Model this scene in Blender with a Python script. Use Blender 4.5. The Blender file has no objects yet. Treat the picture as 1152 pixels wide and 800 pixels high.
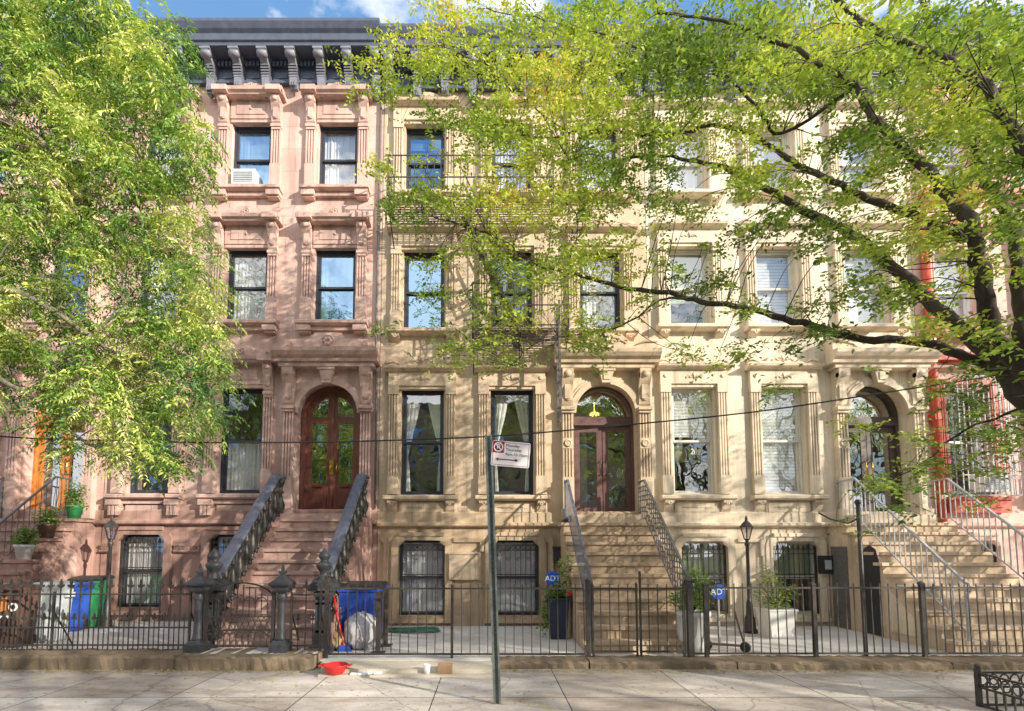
import bpy, math, random
import numpy as np
from mathutils import Vector, Matrix
random.seed(7); rng = np.random.default_rng(7)
S = bpy.context.scene; COL = S.collection
PI = math.pi
# ------------------------------------------------------------------ camera model (metres; facades stand on Y=0, street towards -Y)
F, CX, CY, TH, D, H = 565.0, 550.0, 575.0, math.radians(4.2), 11.3, 1.72
def P(px, py, Y=0.0):
    u = (px-CX)/F; v = (CY-py)/F
    dy = math.cos(TH)-v*math.sin(TH); dz = math.sin(TH)+v*math.cos(TH)
    t = (Y+D)/dy
    return Vector((u*t, Y, H+dz*t))
# ------------------------------------------------------------------ materials
def newmat(name):
    m = bpy.data.materials.new(name); m.use_nodes = True
    nt = m.node_tree; nt.nodes.clear()
    out = nt.nodes.new('ShaderNodeOutputMaterial')
    return m, nt, out
def N(nt, t, **kw):
    n = nt.nodes.new(t)
    for k, v in kw.items(): setattr(n, k, v)
    return n
def L(nt, a, b): nt.links.new(a, b)
def mul(c, k): return tuple(max(0, min(1, x*k)) for x in c[:3])+(1,)
def noise(nt, vec, scale, detail=6, rough=.6, dim=None):
    n = N(nt, 'ShaderNodeTexNoise'); n.inputs['Scale'].default_value = scale
    n.inputs['Detail'].default_value = detail; n.inputs['Roughness'].default_value = rough
    if vec is not None: L(nt, vec, n.inputs['Vector'])
    return n.outputs['Fac']
def ramp(nt, fac, stops):
    r = N(nt, 'ShaderNodeValToRGB'); el = r.color_ramp.elements
    while len(el) < len(stops): el.new(.5)
    for e, (p, c) in zip(el, stops): e.position = p; e.color = tuple(c[:3])+(1,)
    L(nt, fac, r.inputs[0]); return r.outputs[0]
def mix(nt, a, b, fac, mode='MIX'):
    m = N(nt, 'ShaderNodeMix', data_type='RGBA', blend_type=mode)
    for sock, v in ((m.inputs[0], fac), (m.inputs[6], a), (m.inputs[7], b)):
        if hasattr(v, 'is_output'): L(nt, v, sock)
        else: sock.default_value = v
    return m.outputs[2]
def worldpos(nt, sc=(1,1,1)):
    g = N(nt, 'ShaderNodeNewGeometry'); mp = N(nt, 'ShaderNodeMapping')
    mp.inputs['Scale'].default_value = sc
    L(nt, g.outputs['Position'], mp.inputs['Vector']); return mp.outputs[0]
def principled(nt, out, col, rough=.8, metal=0, bump=None, bstr=.3, bdist=.01, spec=.3):
    b = N(nt, 'ShaderNodeBsdfPrincipled')
    if hasattr(col, 'is_output'): L(nt, col, b.inputs['Base Color'])
    else: b.inputs['Base Color'].default_value = tuple(col[:3])+(1,)
    if hasattr(rough, 'is_output'): L(nt, rough, b.inputs['Roughness'])
    else: b.inputs['Roughness'].default_value = rough
    b.inputs['Metallic'].default_value = metal
    b.inputs['Specular IOR Level'].default_value = spec
    if bump is not None:
        bp = N(nt, 'ShaderNodeBump'); bp.inputs['Strength'].default_value = bstr; bp.inputs['Distance'].default_value = bdist
        L(nt, bump, bp.inputs['Height']); L(nt, bp.outputs[0], b.inputs['Normal'])
    L(nt, b.outputs[0], out.inputs[0]); return b
def stone(name, col, var=.16, joints=False, streak=.28, grime=.35, tint=None):
    m, nt, out = newmat(name); w = worldpos(nt)
    big = noise(nt, w, .9, 8, .65)
    c = ramp(nt, big, [(.25, mul(col, 1-var*1.3)), (.5, col), (.75, tint or mul(col, 1+var))])
    st = noise(nt, worldpos(nt, (2.6, 2.6, .22)), 1.6, 6, .6)
    c = mix(nt, c, ramp(nt, st, [(.32, (1-streak,)*3), (.55, (1,1,1))]), 1.0, 'MULTIPLY')
    if streak > .2:
        s2 = noise(nt, worldpos(nt, (5.5, 5.5, .16)), 1.7, 7, .65)
        c = mix(nt, c, ramp(nt, s2, [(.30, (.62,.60,.58)), (.41, (1,1,1)), (.66, (1,1,1)), (.78, (1.12,1.1,1.08))]), 1.0, 'MULTIPLY')
        pt = noise(nt, w, 2.7, 3, .4); c = mix(nt, c, mul(col, 1.18), ramp(nt, pt, [(.62, (0,0,0)), (.635, (.30,.30,.30))]))
        c = mix(nt, c, mul(col, .55), ramp(nt, noise(nt, w, 3.6, 10, .75), [(.63, (0,0,0)), (.75, (.55,.55,.55))]))
    gr = noise(nt, w, 42, 4, .7)
    c = mix(nt, c, ramp(nt, gr, [(.3, (.86,.85,.84)), (.65, (1.0,1.0,1.0))]), 1.0, 'MULTIPLY')
    sp = N(nt, 'ShaderNodeSeparateXYZ'); L(nt, worldpos(nt), sp.inputs[0])
    mr = N(nt, 'ShaderNodeMapRange'); mr.inputs[1].default_value = -.1; mr.inputs[2].default_value = .7
    mr.inputs[3].default_value = grime; mr.inputs[4].default_value = 0; L(nt, sp.outputs[2], mr.inputs[0])
    gm = N(nt, 'ShaderNodeMath', operation='MULTIPLY'); L(nt, mr.outputs[0], gm.inputs[0]); L(nt, noise(nt, w, 5, 6), gm.inputs[1])
    c = mix(nt, c, mul(col, .3), gm.outputs[0])
    h = gr
    if joints:
        cb = N(nt, 'ShaderNodeCombineXYZ'); L(nt, sp.outputs[0], cb.inputs[0]); L(nt, sp.outputs[2], cb.inputs[1])
        br = N(nt, 'ShaderNodeTexBrick'); L(nt, cb.outputs[0], br.inputs['Vector'])
        br.inputs['Scale'].default_value = 1; br.inputs['Brick Width'].default_value = 1.15; br.inputs['Row Height'].default_value = .56
        br.inputs['Mortar Size'].default_value = .008; br.inputs['Mortar Smooth'].default_value = .3
        br.inputs['Color1'].default_value = (1,1,1,1); br.inputs['Color2'].default_value = (.93,.92,.92,1); br.inputs['Mortar'].default_value = (.72,.66,.62,1)
        c = mix(nt, c, br.outputs[0], .85, 'MULTIPLY')
    principled(nt, out, c, .88, bump=h, bstr=.45, bdist=.012, spec=.15); return m
def paint(name, col, rough=.5, var=.25, metal=0, scale=6, spec=.4, fine=.0):
    m, nt, out = newmat(name); w = worldpos(nt)
    n = noise(nt, w, scale, 8, .65)
    c = ramp(nt, n, [(.3, mul(col, 1-var)), (.7, mul(col, 1+var*.6))])
    r = N(nt, 'ShaderNodeMapRange'); r.inputs[3].default_value = max(.05, rough-.15); r.inputs[4].default_value = min(1, rough+.2); L(nt, n, r.inputs[0])
    principled(nt, out, c, r.outputs[0], metal, bump=noise(nt, w, 90, 3), bstr=.15, bdist=.004, spec=spec); return m
def wood(name, col, rough=.35):
    m, nt, out = newmat(name)
    n = noise(nt, worldpos(nt, (14, 14, .9)), 3.0, 8, .6)
    c = ramp(nt, n, [(.25, mul(col, .55)), (.5, col), (.8, mul(col, 1.35))])
    principled(nt, out, c, rough, bump=n, bstr=.15, bdist=.004, spec=.5); return m
def glass(name, tint, refl, wave=.02, warp=1.3, rc=(.93,.96,1,1)):
    m, nt, out = newmat(name)
    tr = N(nt, 'ShaderNodeBsdfTransparent'); tr.inputs[0].default_value = tint+(1,)
    gl = N(nt, 'ShaderNodeBsdfGlossy'); gl.inputs['Roughness'].default_value = .015; gl.inputs[0].default_value = rc
    bp = N(nt, 'ShaderNodeBump'); bp.inputs['Strength'].default_value = 1; bp.inputs['Distance'].default_value = wave
    L(nt, noise(nt, worldpos(nt), warp, 2, .4), bp.inputs['Height']); L(nt, bp.outputs[0], gl.inputs['Normal'])
    lw = N(nt, 'ShaderNodeLayerWeight'); lw.inputs[0].default_value = .5; pw_ = N(nt, 'ShaderNodeMath', operation='POWER'); L(nt, lw.outputs['Facing'], pw_.inputs[0]); pw_.inputs[1].default_value = 4
    ma = N(nt, 'ShaderNodeMath', operation='MULTIPLY_ADD'); L(nt, pw_.outputs[0], ma.inputs[0]); ma.inputs[1].default_value = .6; ma.inputs[2].default_value = refl
    ma.use_clamp = True
    mx = N(nt, 'ShaderNodeMixShader'); L(nt, ma.outputs[0], mx.inputs[0]); L(nt, tr.outputs[0], mx.inputs[1]); L(nt, gl.outputs[0], mx.inputs[2])
    L(nt, mx.outputs[0], out.inputs[0]); return m
def cloth(name, col, trans=.45, slats=0.0):
    m, nt, out = newmat(name); w = worldpos(nt)
    c = ramp(nt, noise(nt, w, 3, 5), [(.3, mul(col, .88)), (.7, col)])
    if slats:
        wv = N(nt, 'ShaderNodeTexWave', bands_direction='Z'); wv.inputs['Scale'].default_value = slats; wv.inputs['Distortion'].default_value = 0
        L(nt, w, wv.inputs['Vector']); c = mix(nt, c, ramp(nt, wv.outputs['Fac'], [(.0, (.6,.62,.64)), (.35, (1,1,1))]), 1.0, 'MULTIPLY')
    d = N(nt, 'ShaderNodeBsdfDiffuse'); t = N(nt, 'ShaderNodeBsdfTranslucent'); L(nt, c, d.inputs[0]); L(nt, c, t.inputs[0])
    mx = N(nt, 'ShaderNodeMixShader'); mx.inputs[0].default_value = trans; L(nt, d.outputs[0], mx.inputs[1]); L(nt, t.outputs[0], mx.inputs[2])
    L(nt, mx.outputs[0], out.inputs[0]); return m
def leafmat(name, stops, trans=.42):
    m, nt, out = newmat(name)
    at = N(nt, 'ShaderNodeAttribute', attribute_name='tint')
    c = ramp(nt, at.outputs['Fac'], stops)
    d = N(nt, 'ShaderNodeBsdfPrincipled'); d.inputs['Roughness'].default_value = .5; d.inputs['Specular IOR Level'].default_value = .35; L(nt, c, d.inputs['Base Color'])
    t = N(nt, 'ShaderNodeBsdfTranslucent'); L(nt, mix(nt, c, (1.0,.95,.3,1), .35, 'MULTIPLY'), t.inputs[0])
    t2 = mix(nt, c, (1.15,1.2,.5,1), 1.0, 'MULTIPLY'); L(nt, t2, t.inputs[0])
    mx = N(nt, 'ShaderNodeMixShader'); mx.inputs[0].default_value = trans; L(nt, d.outputs[0], mx.inputs[1]); L(nt, t.outputs[0], mx.inputs[2])
    L(nt, mx.outputs[0], out.inputs[0]); return m
def emit(name, col, s):
    m, nt, out = newmat(name); e = N(nt, 'ShaderNodeEmission'); e.inputs[0].default_value = col+(1,); e.inputs[1].default_value = s
    L(nt, e.outputs[0], out.inputs[0]); return m
M = {}
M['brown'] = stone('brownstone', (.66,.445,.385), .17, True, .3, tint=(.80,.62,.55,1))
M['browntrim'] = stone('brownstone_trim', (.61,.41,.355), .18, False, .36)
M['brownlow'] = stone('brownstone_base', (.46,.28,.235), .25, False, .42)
M['tan'] = stone('tan_stucco', (.64,.495,.355), .2, False, .33)
M['tantrim'] = stone('tan_trim', (.67,.52,.37), .2, False, .32)
M['tanlow'] = stone('tan_base', (.57,.425,.285), .26, False, .4)
M['cream'] = stone('cream_stucco', (.79,.68,.53), .18, False, .3)
M['creamtrim'] = stone('cream_trim', (.79,.66,.50), .18, False, .3)
M['pink'] = stone('pink_stucco', (.74,.50,.43), .1, False, .2)
M['red'] = paint('red_trim_paint', (.52,.075,.035), .55, .2)
M['cornice'] = paint('slate_cornice_paint', (.07,.085,.13), .45, .3)
M['bracket'] = paint('grey_bracket_paint', (.19,.195,.24), .5, .25)
M['iron'] = paint('black_iron', (.042,.036,.032), .42, .6, 0, 16, .5)
M['irond'] = paint('dark_cast_iron', (.05,.052,.06), .42, .5, 0, 14)
M['ironb'] = paint('slate_blue_iron', (.10,.112,.16), .4, .4, 0, 9, .5)
M['irong'] = paint('grey_white_iron', (.42,.42,.43), .5, .25, 0, 20)
M['irons'] = paint('weathered_iron', (.13,.125,.12), .45, .4, 0, 14)
M['frame_d'] = paint('dark_window_frame', (.03,.035,.05), .4, .2)
M['frame_l'] = paint('pale_window_frame', (.62,.6,.54), .5, .12)
M['frame_w'] = paint('white_window_frame', (.78,.78,.76), .45, .08)
M['frame_b'] = paint('bronze_window_frame', (.12,.1,.09), .4, .2)
M['door_r'] = wood('mahogany_door_wood', (.16,.055,.042), .3)
M['door_o'] = wood('orange_door_wood', (.50,.17,.035), .35)
M['door_p'] = paint('plum_door_paint', (.13,.07,.068), .35, .2)
M['door_b'] = paint('dark_brown_door_paint', (.07,.05,.045), .35, .2)
M['brass'] = paint('brass', (.75,.48,.10), .25, .15, 1)
M['glass'] = glass('window_glass', (.98,.99,.99), .27)
M['glass_b'] = glass('sky_tinted_glass', (.6,.75,.9), .55, .006, rc=(.46,.72,1,1))  # blue in the gloss colour stands in for mirrored blue sky
M['glass_d'] = glass('door_glass', (.92,.95,.88), .38)
M['curtain'] = cloth('sheer_curtain', (.92,.93,.95), .2)
M['drape'] = cloth('white_drape', (.93,.94,.93), .15)
M['blind'] = cloth('white_slat_blind', (.86,.87,.86), .2, 4.2)
M['shade'] = cloth('green_roller_shade', (.45,.55,.36), .3)
M['redcloth'] = cloth('red_patch', (.7,.12,.10), .2)
M['lampshade'] = cloth('lampshade_cloth', (.62,.6,.30), .5)
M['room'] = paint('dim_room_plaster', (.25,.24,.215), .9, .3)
M['lamp'] = emit('chandelier_glow', (1,.72,.15), 6)
M['conc'] = stone('areaway_concrete', (.66,.63,.60), .25, False, .0, 0)
M['kerbs'] = stone('coping_stone', (.31,.235,.16), .55, False, .45, .9)
M['palecon'] = stone('pale_concrete', (.62,.55,.44), .2, False, .1, .0)
M['white'] = paint('white_plastic', (.78,.78,.76), .45, .06)
M['whitepot'] = paint('white_pot_glaze', (.74,.73,.70), .45, .12, 0, 4)
M['plgrey'] = paint('grey_plastic', (.42,.45,.48), .5, .15)
M['plblue'] = paint('blue_plastic', (.025,.085,.46), .5, .45, 0, 3)
M['plgreen'] = paint('green_plastic', (.03,.27,.09), .5, .45, 0, 3)
M['plbrown'] = paint('brown_plastic', (.10,.055,.042), .5, .2)
M['plblack'] = paint('black_plastic', (.03,.03,.034), .45, .2)
M['navy'] = paint('navy_pot', (.022,.032,.06), .35, .2)
M['redpl'] = paint('red_plastic', (.65,.025,.025), .35, .1)
M['orange'] = paint('orange_sticker', (.55,.2,.05), .5, .1)
M['bag'] = paint('translucent_bag_plastic', (.52,.50,.53), .3, .55, 0, 7, .6)
M['card'] = paint('brown_cardboard', (.36,.22,.12), .8, .2)
M['paper'] = paint('paper', (.8,.82,.84), .7, .1)
M['hose'] = paint('green_hose', (.06,.22,.13), .4, .3)
M['signred'] = paint('sign_red', (.36,.012,.02), .4, .12)
M['signwhite'] = paint('sign_white', (.80,.73,.73), .4, .07)
M['ink'] = paint('sign_ink', (.02,.014,.014), .5, .1)
M['inkred'] = paint('sign_dark_red', (.13,.02,.02), .5, .1)
M['galv'] = paint('green_steel', (.17,.20,.185), .4, .4, .5, 12)
M['signblue'] = paint('sign_blue', (.02,.10,.52), .4, .1)
M['rubber'] = paint('black_rubber', (.015,.015,.015), .7, .1)
M['terra'] = paint('terracotta', (.42,.17,.09), .8, .2)
M['petal'] = paint('red_petal', (.65,.03,.03), .6, .2)
M['bark'] = stone('bark', (.085,.068,.055), .4, False, .5, 0)
M['barkl'] = stone('grey_bark', (.24,.20,.16), .3, False, .5, 0)
M['soil'] = stone('soil', (.07,.05,.035), .4, False, 0, 0)
M['brick'] = stone('red_brick', (.42,.30,.25), .25, False, .3, 0)
M['leaf_r'] = leafmat('small_green_leaf', [(0, (.09,.16,.03)), (.3, (.25,.37,.065)), (.6, (.49,.57,.105)), (.95, (.78,.77,.18)), (1, (.72,.36,.10))], .32)
M['leaf_l'] = leafmat('ferny_leaf', [(0, (.045,.13,.035)), (.3, (.20,.36,.07)), (.55, (.44,.56,.11)), (.78, (.74,.76,.18)), (1, (.88,.86,.42))], .22)  # darkest and palest stops paint inner shade and highlights into the leaves
M['leaf_p'] = leafmat('pot_plant_leaf', [(0, (.05,.13,.03)), (.5, (.16,.29,.06)), (1, (.38,.42,.12))], .35)
def groundmat():
    m, nt, out = newmat('sidewalk_concrete'); w = worldpos(nt)
    sp = N(nt, 'ShaderNodeSeparateXYZ'); L(nt, w, sp.inputs[0])
    cb = N(nt, 'ShaderNodeCombineXYZ'); a = N(nt, 'ShaderNodeMath', operation='ADD'); a.inputs[1].default_value = 2.27+31*1.6
    b = N(nt, 'ShaderNodeMath', operation='ADD'); b.inputs[1].default_value = 5.05+32
    L(nt, sp.outputs[0], a.inputs[0]); L(nt, sp.outputs[1], b.inputs[0]); L(nt, a.outputs[0], cb.inputs[0]); L(nt, b.outputs[0], cb.inputs[1])
    br = N(nt, 'ShaderNodeTexBrick', offset=0); L(nt, cb.outputs[0], br.inputs['Vector'])
    for k, v in (('Scale', 1), ('Brick Width', 1.6), ('Row Height', 1.6), ('Mortar Size', .008), ('Mortar Smooth', .2)): br.inputs[k].default_value = v
    br.inputs['Color1'].default_value = (.52,.455,.40,1); br.inputs['Color2'].default_value = (.80,.775,.75,1); br.inputs['Mortar'].default_value = (.09,.075,.06,1)
    n = noise(nt, w, 1.3, 9, .7); c = mix(nt, br.outputs[0], ramp(nt, n, [(.3, (.66,.62,.58)), (.7, (1.05,1.03,1.0))]), 1.0, 'MULTIPLY')
    n2 = noise(nt, w, 60, 5, .75); c = mix(nt, c, ramp(nt, n2, [(.3, (.72,.7,.68)), (.7, (1.05,1.05,1.05))]), 1.0, 'MULTIPLY')
    n3 = noise(nt, w, 2.2, 4, .5); c = mix(nt, c, (.42,.40,.10,1), ramp(nt, n3, [(.67, (0,0,0)), (.75, (.5,.5,.5))]))
    n4 = noise(nt, worldpos(nt, (.7, 2.2, 1)), 1.1, 8, .7); c = mix(nt, c, ramp(nt, n4, [(.35, (.62,.57,.52)), (.55, (1,1,1))]), 1.0, 'MULTIPLY')
    n5 = N(nt, 'ShaderNodeTexVoronoi', feature='DISTANCE_TO_EDGE'); n5.inputs['Scale'].default_value = .55; L(nt, mix(nt, w, noise(nt, w, 2.5, 5), .12), n5.inputs['Vector'])
    c = mix(nt, c, (.12,.10,.08,1), ramp(nt, n5.outputs['Distance'], [(.0, (.55,.55,.55)), (.006, (0,0,0))]))
    gv = N(nt, 'ShaderNodeTexVoronoi'); gv.inputs['Scale'].default_value = 5; L(nt, w, gv.inputs['Vector'])
    c = mix(nt, c, (.10,.09,.085,1), ramp(nt, gv.outputs['Distance'], [(.0, (.6,.6,.6)), (.10, (.55,.55,.55)), (.13, (0,0,0))]))
    kb = N(nt, 'ShaderNodeMapRange'); kb.inputs[1].default_value = -4.3; kb.inputs[2].default_value = -3.55; kb.inputs[3].default_value = 0; kb.inputs[4].default_value = 1.1; L(nt, sp.outputs[1], kb.inputs[0])
    km = N(nt, 'ShaderNodeMath', operation='MULTIPLY'); L(nt, kb.outputs[0], km.inputs[0]); L(nt, noise(nt, w, 4.5, 7, .7), km.inputs[1]); c = mix(nt, c, (.15,.12,.085,1), km.outputs[0])
    principled(nt, out, c, .9, bump=n2, bstr=.4, bdist=.008, spec=.15); return m
M['walk'] = groundmat()
M['road'] = stone('asphalt', (.055,.055,.058), .3, False, 0, 0)
# ------------------------------------------------------------------ mesh builder
class MB:
    def __init__(s): s.v = []; s.f = []; s.sm = []; s.mi = []; s.cm = 0
    def add(s, vs, fs, smooth=False):
        o = len(s.v); s.v += [tuple(v) for v in vs]
        for f in fs: s.f.append(tuple(i+o for i in f)); s.sm.append(smooth); s.mi.append(s.cm)
        return s
    def box(s, x0, x1, y0, y1, z0, z1):
        v = [(x, y, z) for z in (z0, z1) for y in (y0, y1) for x in (x0, x1)]
        return s.add(v, [(0,2,3,1), (4,5,7,6), (0,1,5,4), (2,6,7,3), (0,4,6,2), (1,3,7,5)])
    def cbox(s, c, d): return s.box(c[0]-d[0]/2, c[0]+d[0]/2, c[1]-d[1]/2, c[1]+d[1]/2, c[2]-d[2]/2, c[2]+d[2]/2)
    def quad(s, a, b, c, d): return s.add([a, b, c, d], [(0,1,2,3)])
    def prism(s, poly, plane, a, b):
        mk = {'xz': lambda p, t: (p[0], t, p[1]), 'yz': lambda p, t: (t, p[0], p[1]), 'xy': lambda p, t: (p[0], p[1], t)}[plane]
        n = len(poly); v = [mk(p, a) for p in poly]+[mk(p, b) for p in poly]
        f = [tuple(range(n)), tuple(range(2*n-1, n-1, -1))]+[(i, (i+1) % n, n+(i+1) % n, n+i) for i in range(n)]
        return s.add(v, f)
    def tube(s, pts, r, n=6, cap=True, smooth=True):
        pts = [Vector(p) for p in pts]; k = len(pts); rr = r if isinstance(r, (list, tuple)) else [r]*k
        vs = []; prev = None
        for i, p in enumerate(pts):
            t = (pts[min(i+1, k-1)]-pts[max(i-1, 0)])
            if t.length < 1e-9: t = Vector((0,0,1))
            t.normalize()
            if prev is None: u = t.orthogonal().normalized()
            else:
                u = prev-t*prev.dot(t)
                u = u.normalized() if u.length > 1e-6 else t.orthogonal().normalized()
            prev = u; w = t.cross(u)
            for j in range(n):
                a = 2*PI*j/n; vs.append(p+(u*math.cos(a)+w*math.sin(a))*rr[i])
        fs = [(i*n+j, i*n+(j+1) % n, (i+1)*n+(j+1) % n, (i+1)*n+j) for i in range(k-1) for j in range(n)]
        if cap: fs += [tuple(range(n-1, -1, -1)), tuple(range((k-1)*n, k*n))]
        return s.add(vs, fs, smooth)
    def bar(s, a, b, w, d=None):   # square bar a->b
        a, b = Vector(a), Vector(b); t = (b-a).normalized(); d = d or w
        u = Vector((1,0,0)) if abs(t.x) < .9 else Vector((0,1,0))
        u = (u-t*u.dot(t)).normalized(); v = t.cross(u)
        o = [(-1,-1), (1,-1), (1,1), (-1,1)]
        vs = [p+u*(i*w/2)+v*(j*d/2) for p in (a, b) for i, j in o]
        return s.add(vs, [(3,2,1,0), (4,5,6,7)]+[(i, (i+1) % 4, 4+(i+1) % 4, 4+i) for i in range(4)])
    def lathe(s, prof, c=(0,0,0), n=12, axis='z', smooth=True):
        vs = []
        for r, z in prof:
            for j in range(n):
                a = 2*PI*j/n; x, y = r*math.cos(a), r*math.sin(a)
                p = (x, y, z) if axis == 'z' else ((x, -z, y) if axis == 'y' else (z, x, y))
                vs.append((c[0]+p[0], c[1]+p[1], c[2]+p[2]))
        k = len(prof)
        fs = [(i*n+j, i*n+(j+1) % n, (i+1)*n+(j+1) % n, (i+1)*n+j) for i in range(k-1) for j in range(n)]
        fs += [tuple(range(n-1, -1, -1)), tuple(range((k-1)*n, k*n))]
        return s.add(vs, fs, smooth)
    def square(s, prof, c=(0,0,0), rot=PI/4):     # square-section lathe, prof of (half width, z)
        vs = []
        for r, z in prof:
            for i, j in ((-1,-1), (1,-1), (1,1), (-1,1)): vs.append((c[0]+i*r, c[1]+j*r, c[2]+z))
        k = len(prof)
        fs = [(i*4+j, i*4+(j+1) % 4, (i+1)*4+(j+1) % 4, (i+1)*4+j) for i in range(k-1) for j in range(4)]
        return s.add(vs, fs+[(3,2,1,0), tuple(range((k-1)*4, k*4))])
    def ball(s, c, r, n=8, m=5, sc=(1,1,1)):
        pr = [(max(1e-3, math.sin(PI*i/m)), -math.cos(PI*i/m)) for i in range(m+1)]
        vs = [(c[0]+r*sc[0]*q*math.cos(2*PI*j/n), c[1]+r*sc[1]*q*math.sin(2*PI*j/n), c[2]+r*sc[2]*z) for q, z in pr for j in range(n)]
        fs = [(i*n+j, i*n+(j+1) % n, (i+1)*n+(j+1) % n, (i+1)*n+j) for i in range(m) for j in range(n)]
        return s.add(vs, fs, True)
    def archring(s, cx, cz, r0, r1, y0, y1, n=20, a0=0, a1=PI):
        A = [a0+(a1-a0)*i/n for i in range(n+1)]
        poly = [(cx+r1*math.cos(a), cz+r1*math.sin(a)) for a in A]
        inn = [(cx+r0*math.cos(a), cz+r0*math.sin(a)) for a in A]
        vs = [(p[0], y, p[1]) for y in (y0, y1) for p in poly+inn]; k = n+1; h = 2*k; fs = []
        for i in range(n):
            fs += [(i, i+1, k+i+1, k+i), (h+i, h+k+i, h+k+i+1, h+i+1), (i, h+i, h+i+1, i+1), (k+i, k+i+1, h+k+i+1, h+k+i)]
        fs += [(0, k, h+k, h), (n, h+n, h+k+n, k+n)]
        return s.add(vs, fs)
    def scroll(s, c, r, turns, d, w=.012, y=0, n=22, flip=False):   # spiral in the xz plane
        pts = []
        for i in range(n+1):
            t = i/n; a = turns*2*PI*t; q = r*(1-t*.88)
            pts.append((c[0]+d*q*math.cos(a), y, c[2 if len(c) > 2 else 1]+(-1 if flip else 1)*q*math.sin(a)))
        return s.tube(pts, w, 4)
    def mesh(s, name, mats):
        me = bpy.data.meshes.new(name); me.from_pydata(s.v, [], s.f)
        for m in (mats if isinstance(mats, (list, tuple)) else [mats]): me.materials.append(m)
        me.polygons.foreach_set('use_smooth', s.sm); me.polygons.foreach_set('material_index', s.mi)
        me.update(); return me
def link(name, data, parent=None, loc=(0,0,0), rz=0):
    o = bpy.data.objects.new(name, data); COL.objects.link(o); o.parent = parent
    o.location = loc; o.rotation_euler = (0,0,rz); return o
def obj(name, mb, mats, parent=None, loc=(0,0,0), rz=0): return link(name, mb.mesh(name, mats), parent, loc, rz)
def tag(o, label=None, cat=None, group=None, kind=None):
    if label: o['label'] = label
    if cat: o['category'] = cat
    if group: o['group'] = group
    if kind: o['kind'] = kind
    return o
def thing(name, label, cat, loc=(0,0,0), group=None, rz=0): return tag(link(name, None, None, loc, rz), label, cat, group)
def copy_tree(o, parent=None):
    c = o.copy(); COL.objects.link(c); c.parent = parent
    for ch in list(o.children): copy_tree(ch, c)
    return c
def text(name, body, size, mat, parent, loc, rot=(PI/2,0,0), extrude=.001, align='LEFT', sx=1):
    cu = bpy.data.curves.new(name, 'FONT'); cu.body = body; cu.size = size; cu.extrude = extrude; cu.align_x = align; cu.align_y = 'CENTER'
    tmp = bpy.data.objects.new('tmp', cu); COL.objects.link(tmp); dg = bpy.context.evaluated_depsgraph_get()
    me = bpy.data.meshes.new_from_object(tmp.evaluated_get(dg)); bpy.data.objects.remove(tmp); me.name = name
    if not me.materials: me.materials.append(mat)
    o = link(name, me, parent, loc); o.rotation_euler = rot; o.scale = (sx,1,1); return o
def pieces(name, boxes, mat, parent):
    for b in boxes: obj(name, MB().box(*b), mat, parent)
CACHE = {}
def cached(key, fn):
    if key not in CACHE: CACHE[key] = fn()
    return CACHE[key]
# ------------------------------------------------------------------ ornaments
def fluted(mb, xc, w, y, d, z0, z1, n=3):
    g = w/(2*n+1); x0 = xc-w/2; poly = [(x0, y)]
    for i in range(n):
        a = x0+g*(2*i+1); poly += [(a, y-d), (a+g*.15, y-d+.042), (a+g*.85, y-d+.042), (a+g, y-d)] if i else [(x0, y-d), (a, y-d), (a+g*.15, y-d+.042), (a+g*.85, y-d+.042), (a+g, y-d)]
    poly += [(x0+w, y-d), (x0+w, y)]
    mb.prism(poly, 'xy', z0, z1)
def console(mb, xc, w, z1, h, p, y=0.0):        # S-shaped bracket hanging below z1
    pr = [(y, z1), (y-p, z1), (y-p*1.02, z1-h*.08), (y-p*.98, z1-h*.2), (y-p*.84, z1-h*.30), (y-p*.62, z1-h*.42), (y-p*.5, z1-h*.55), (y-p*.52, z1-h*.68), (y-p*.56, z1-h*.8), (y-p*.48, z1-h*.92), (y-p*.3, z1-h), (y, z1-h)]
    mb.prism(pr, 'yz', xc-w/2, xc+w/2)
    for sx in (-1, 1): mb.lathe([(.001, 0), (p*.2, 0), (p*.2, .012), (p*.11, .018), (.001, .018)], (xc+sx*w/2, y-p*.76, z1-h*.17), 10, 'x')
    q = w*.26; mb.box(xc-q, xc+q, y-p*.66, y-p*.4, z1-h*.78, z1-h*.36)
    mb.lathe([(.001, .03), (w*.3, .026), (w*.34, .0)], (xc, y-p*.99, z1-h*.14), 8, 'y'); mb.lathe([(.001, .03), (w*.26, .024), (w*.3, 0)], (xc, y-p*.54, z1-h*.76), 8, 'y')
def rosette(mb, x, y, z, r):
    mb.lathe([(r, -.01), (r, .02), (r*.82, .03), (r*.75, .012), (.001, .012)], (x, y, z), 14, 'y')
    for i in range(6):
        a = i*PI/3; mb.ball((x+r*.42*math.cos(a), y-.015, z+r*.42*math.sin(a)), r*.3, 6, 4, (1,.8,1))
def carving(mb, x, y, z, w):                    # leaf-and-scroll relief
    for d in (-1, 1):
        mb.scroll((x+d*w*.16, z), w*.1, 1.4, d, .014, y); mb.scroll((x+d*w*.42, z-.02), w*.07, 1.2, -d, .012, y)
        mb.tube([(x+d*w*.2, y, z-.03), (x+d*w*.3, y, z+.03), (x+d*w*.42, y, z-.03), (x+d*w*.5, y, z-.01)], [.014,.02,.016,.006], 4)
    for a in (-.6, 0, .6): mb.tube([(x, y, z-.05), (x+math.sin(a)*w*.06, y-.01, z+.03), (x+math.sin(a)*w*.1, y, z+.1*math.cos(a))], [.012,.022,.006], 4)
def mould(mb, x0, x1, prof): mb.prism(prof, 'yz', x0, x1)
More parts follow.
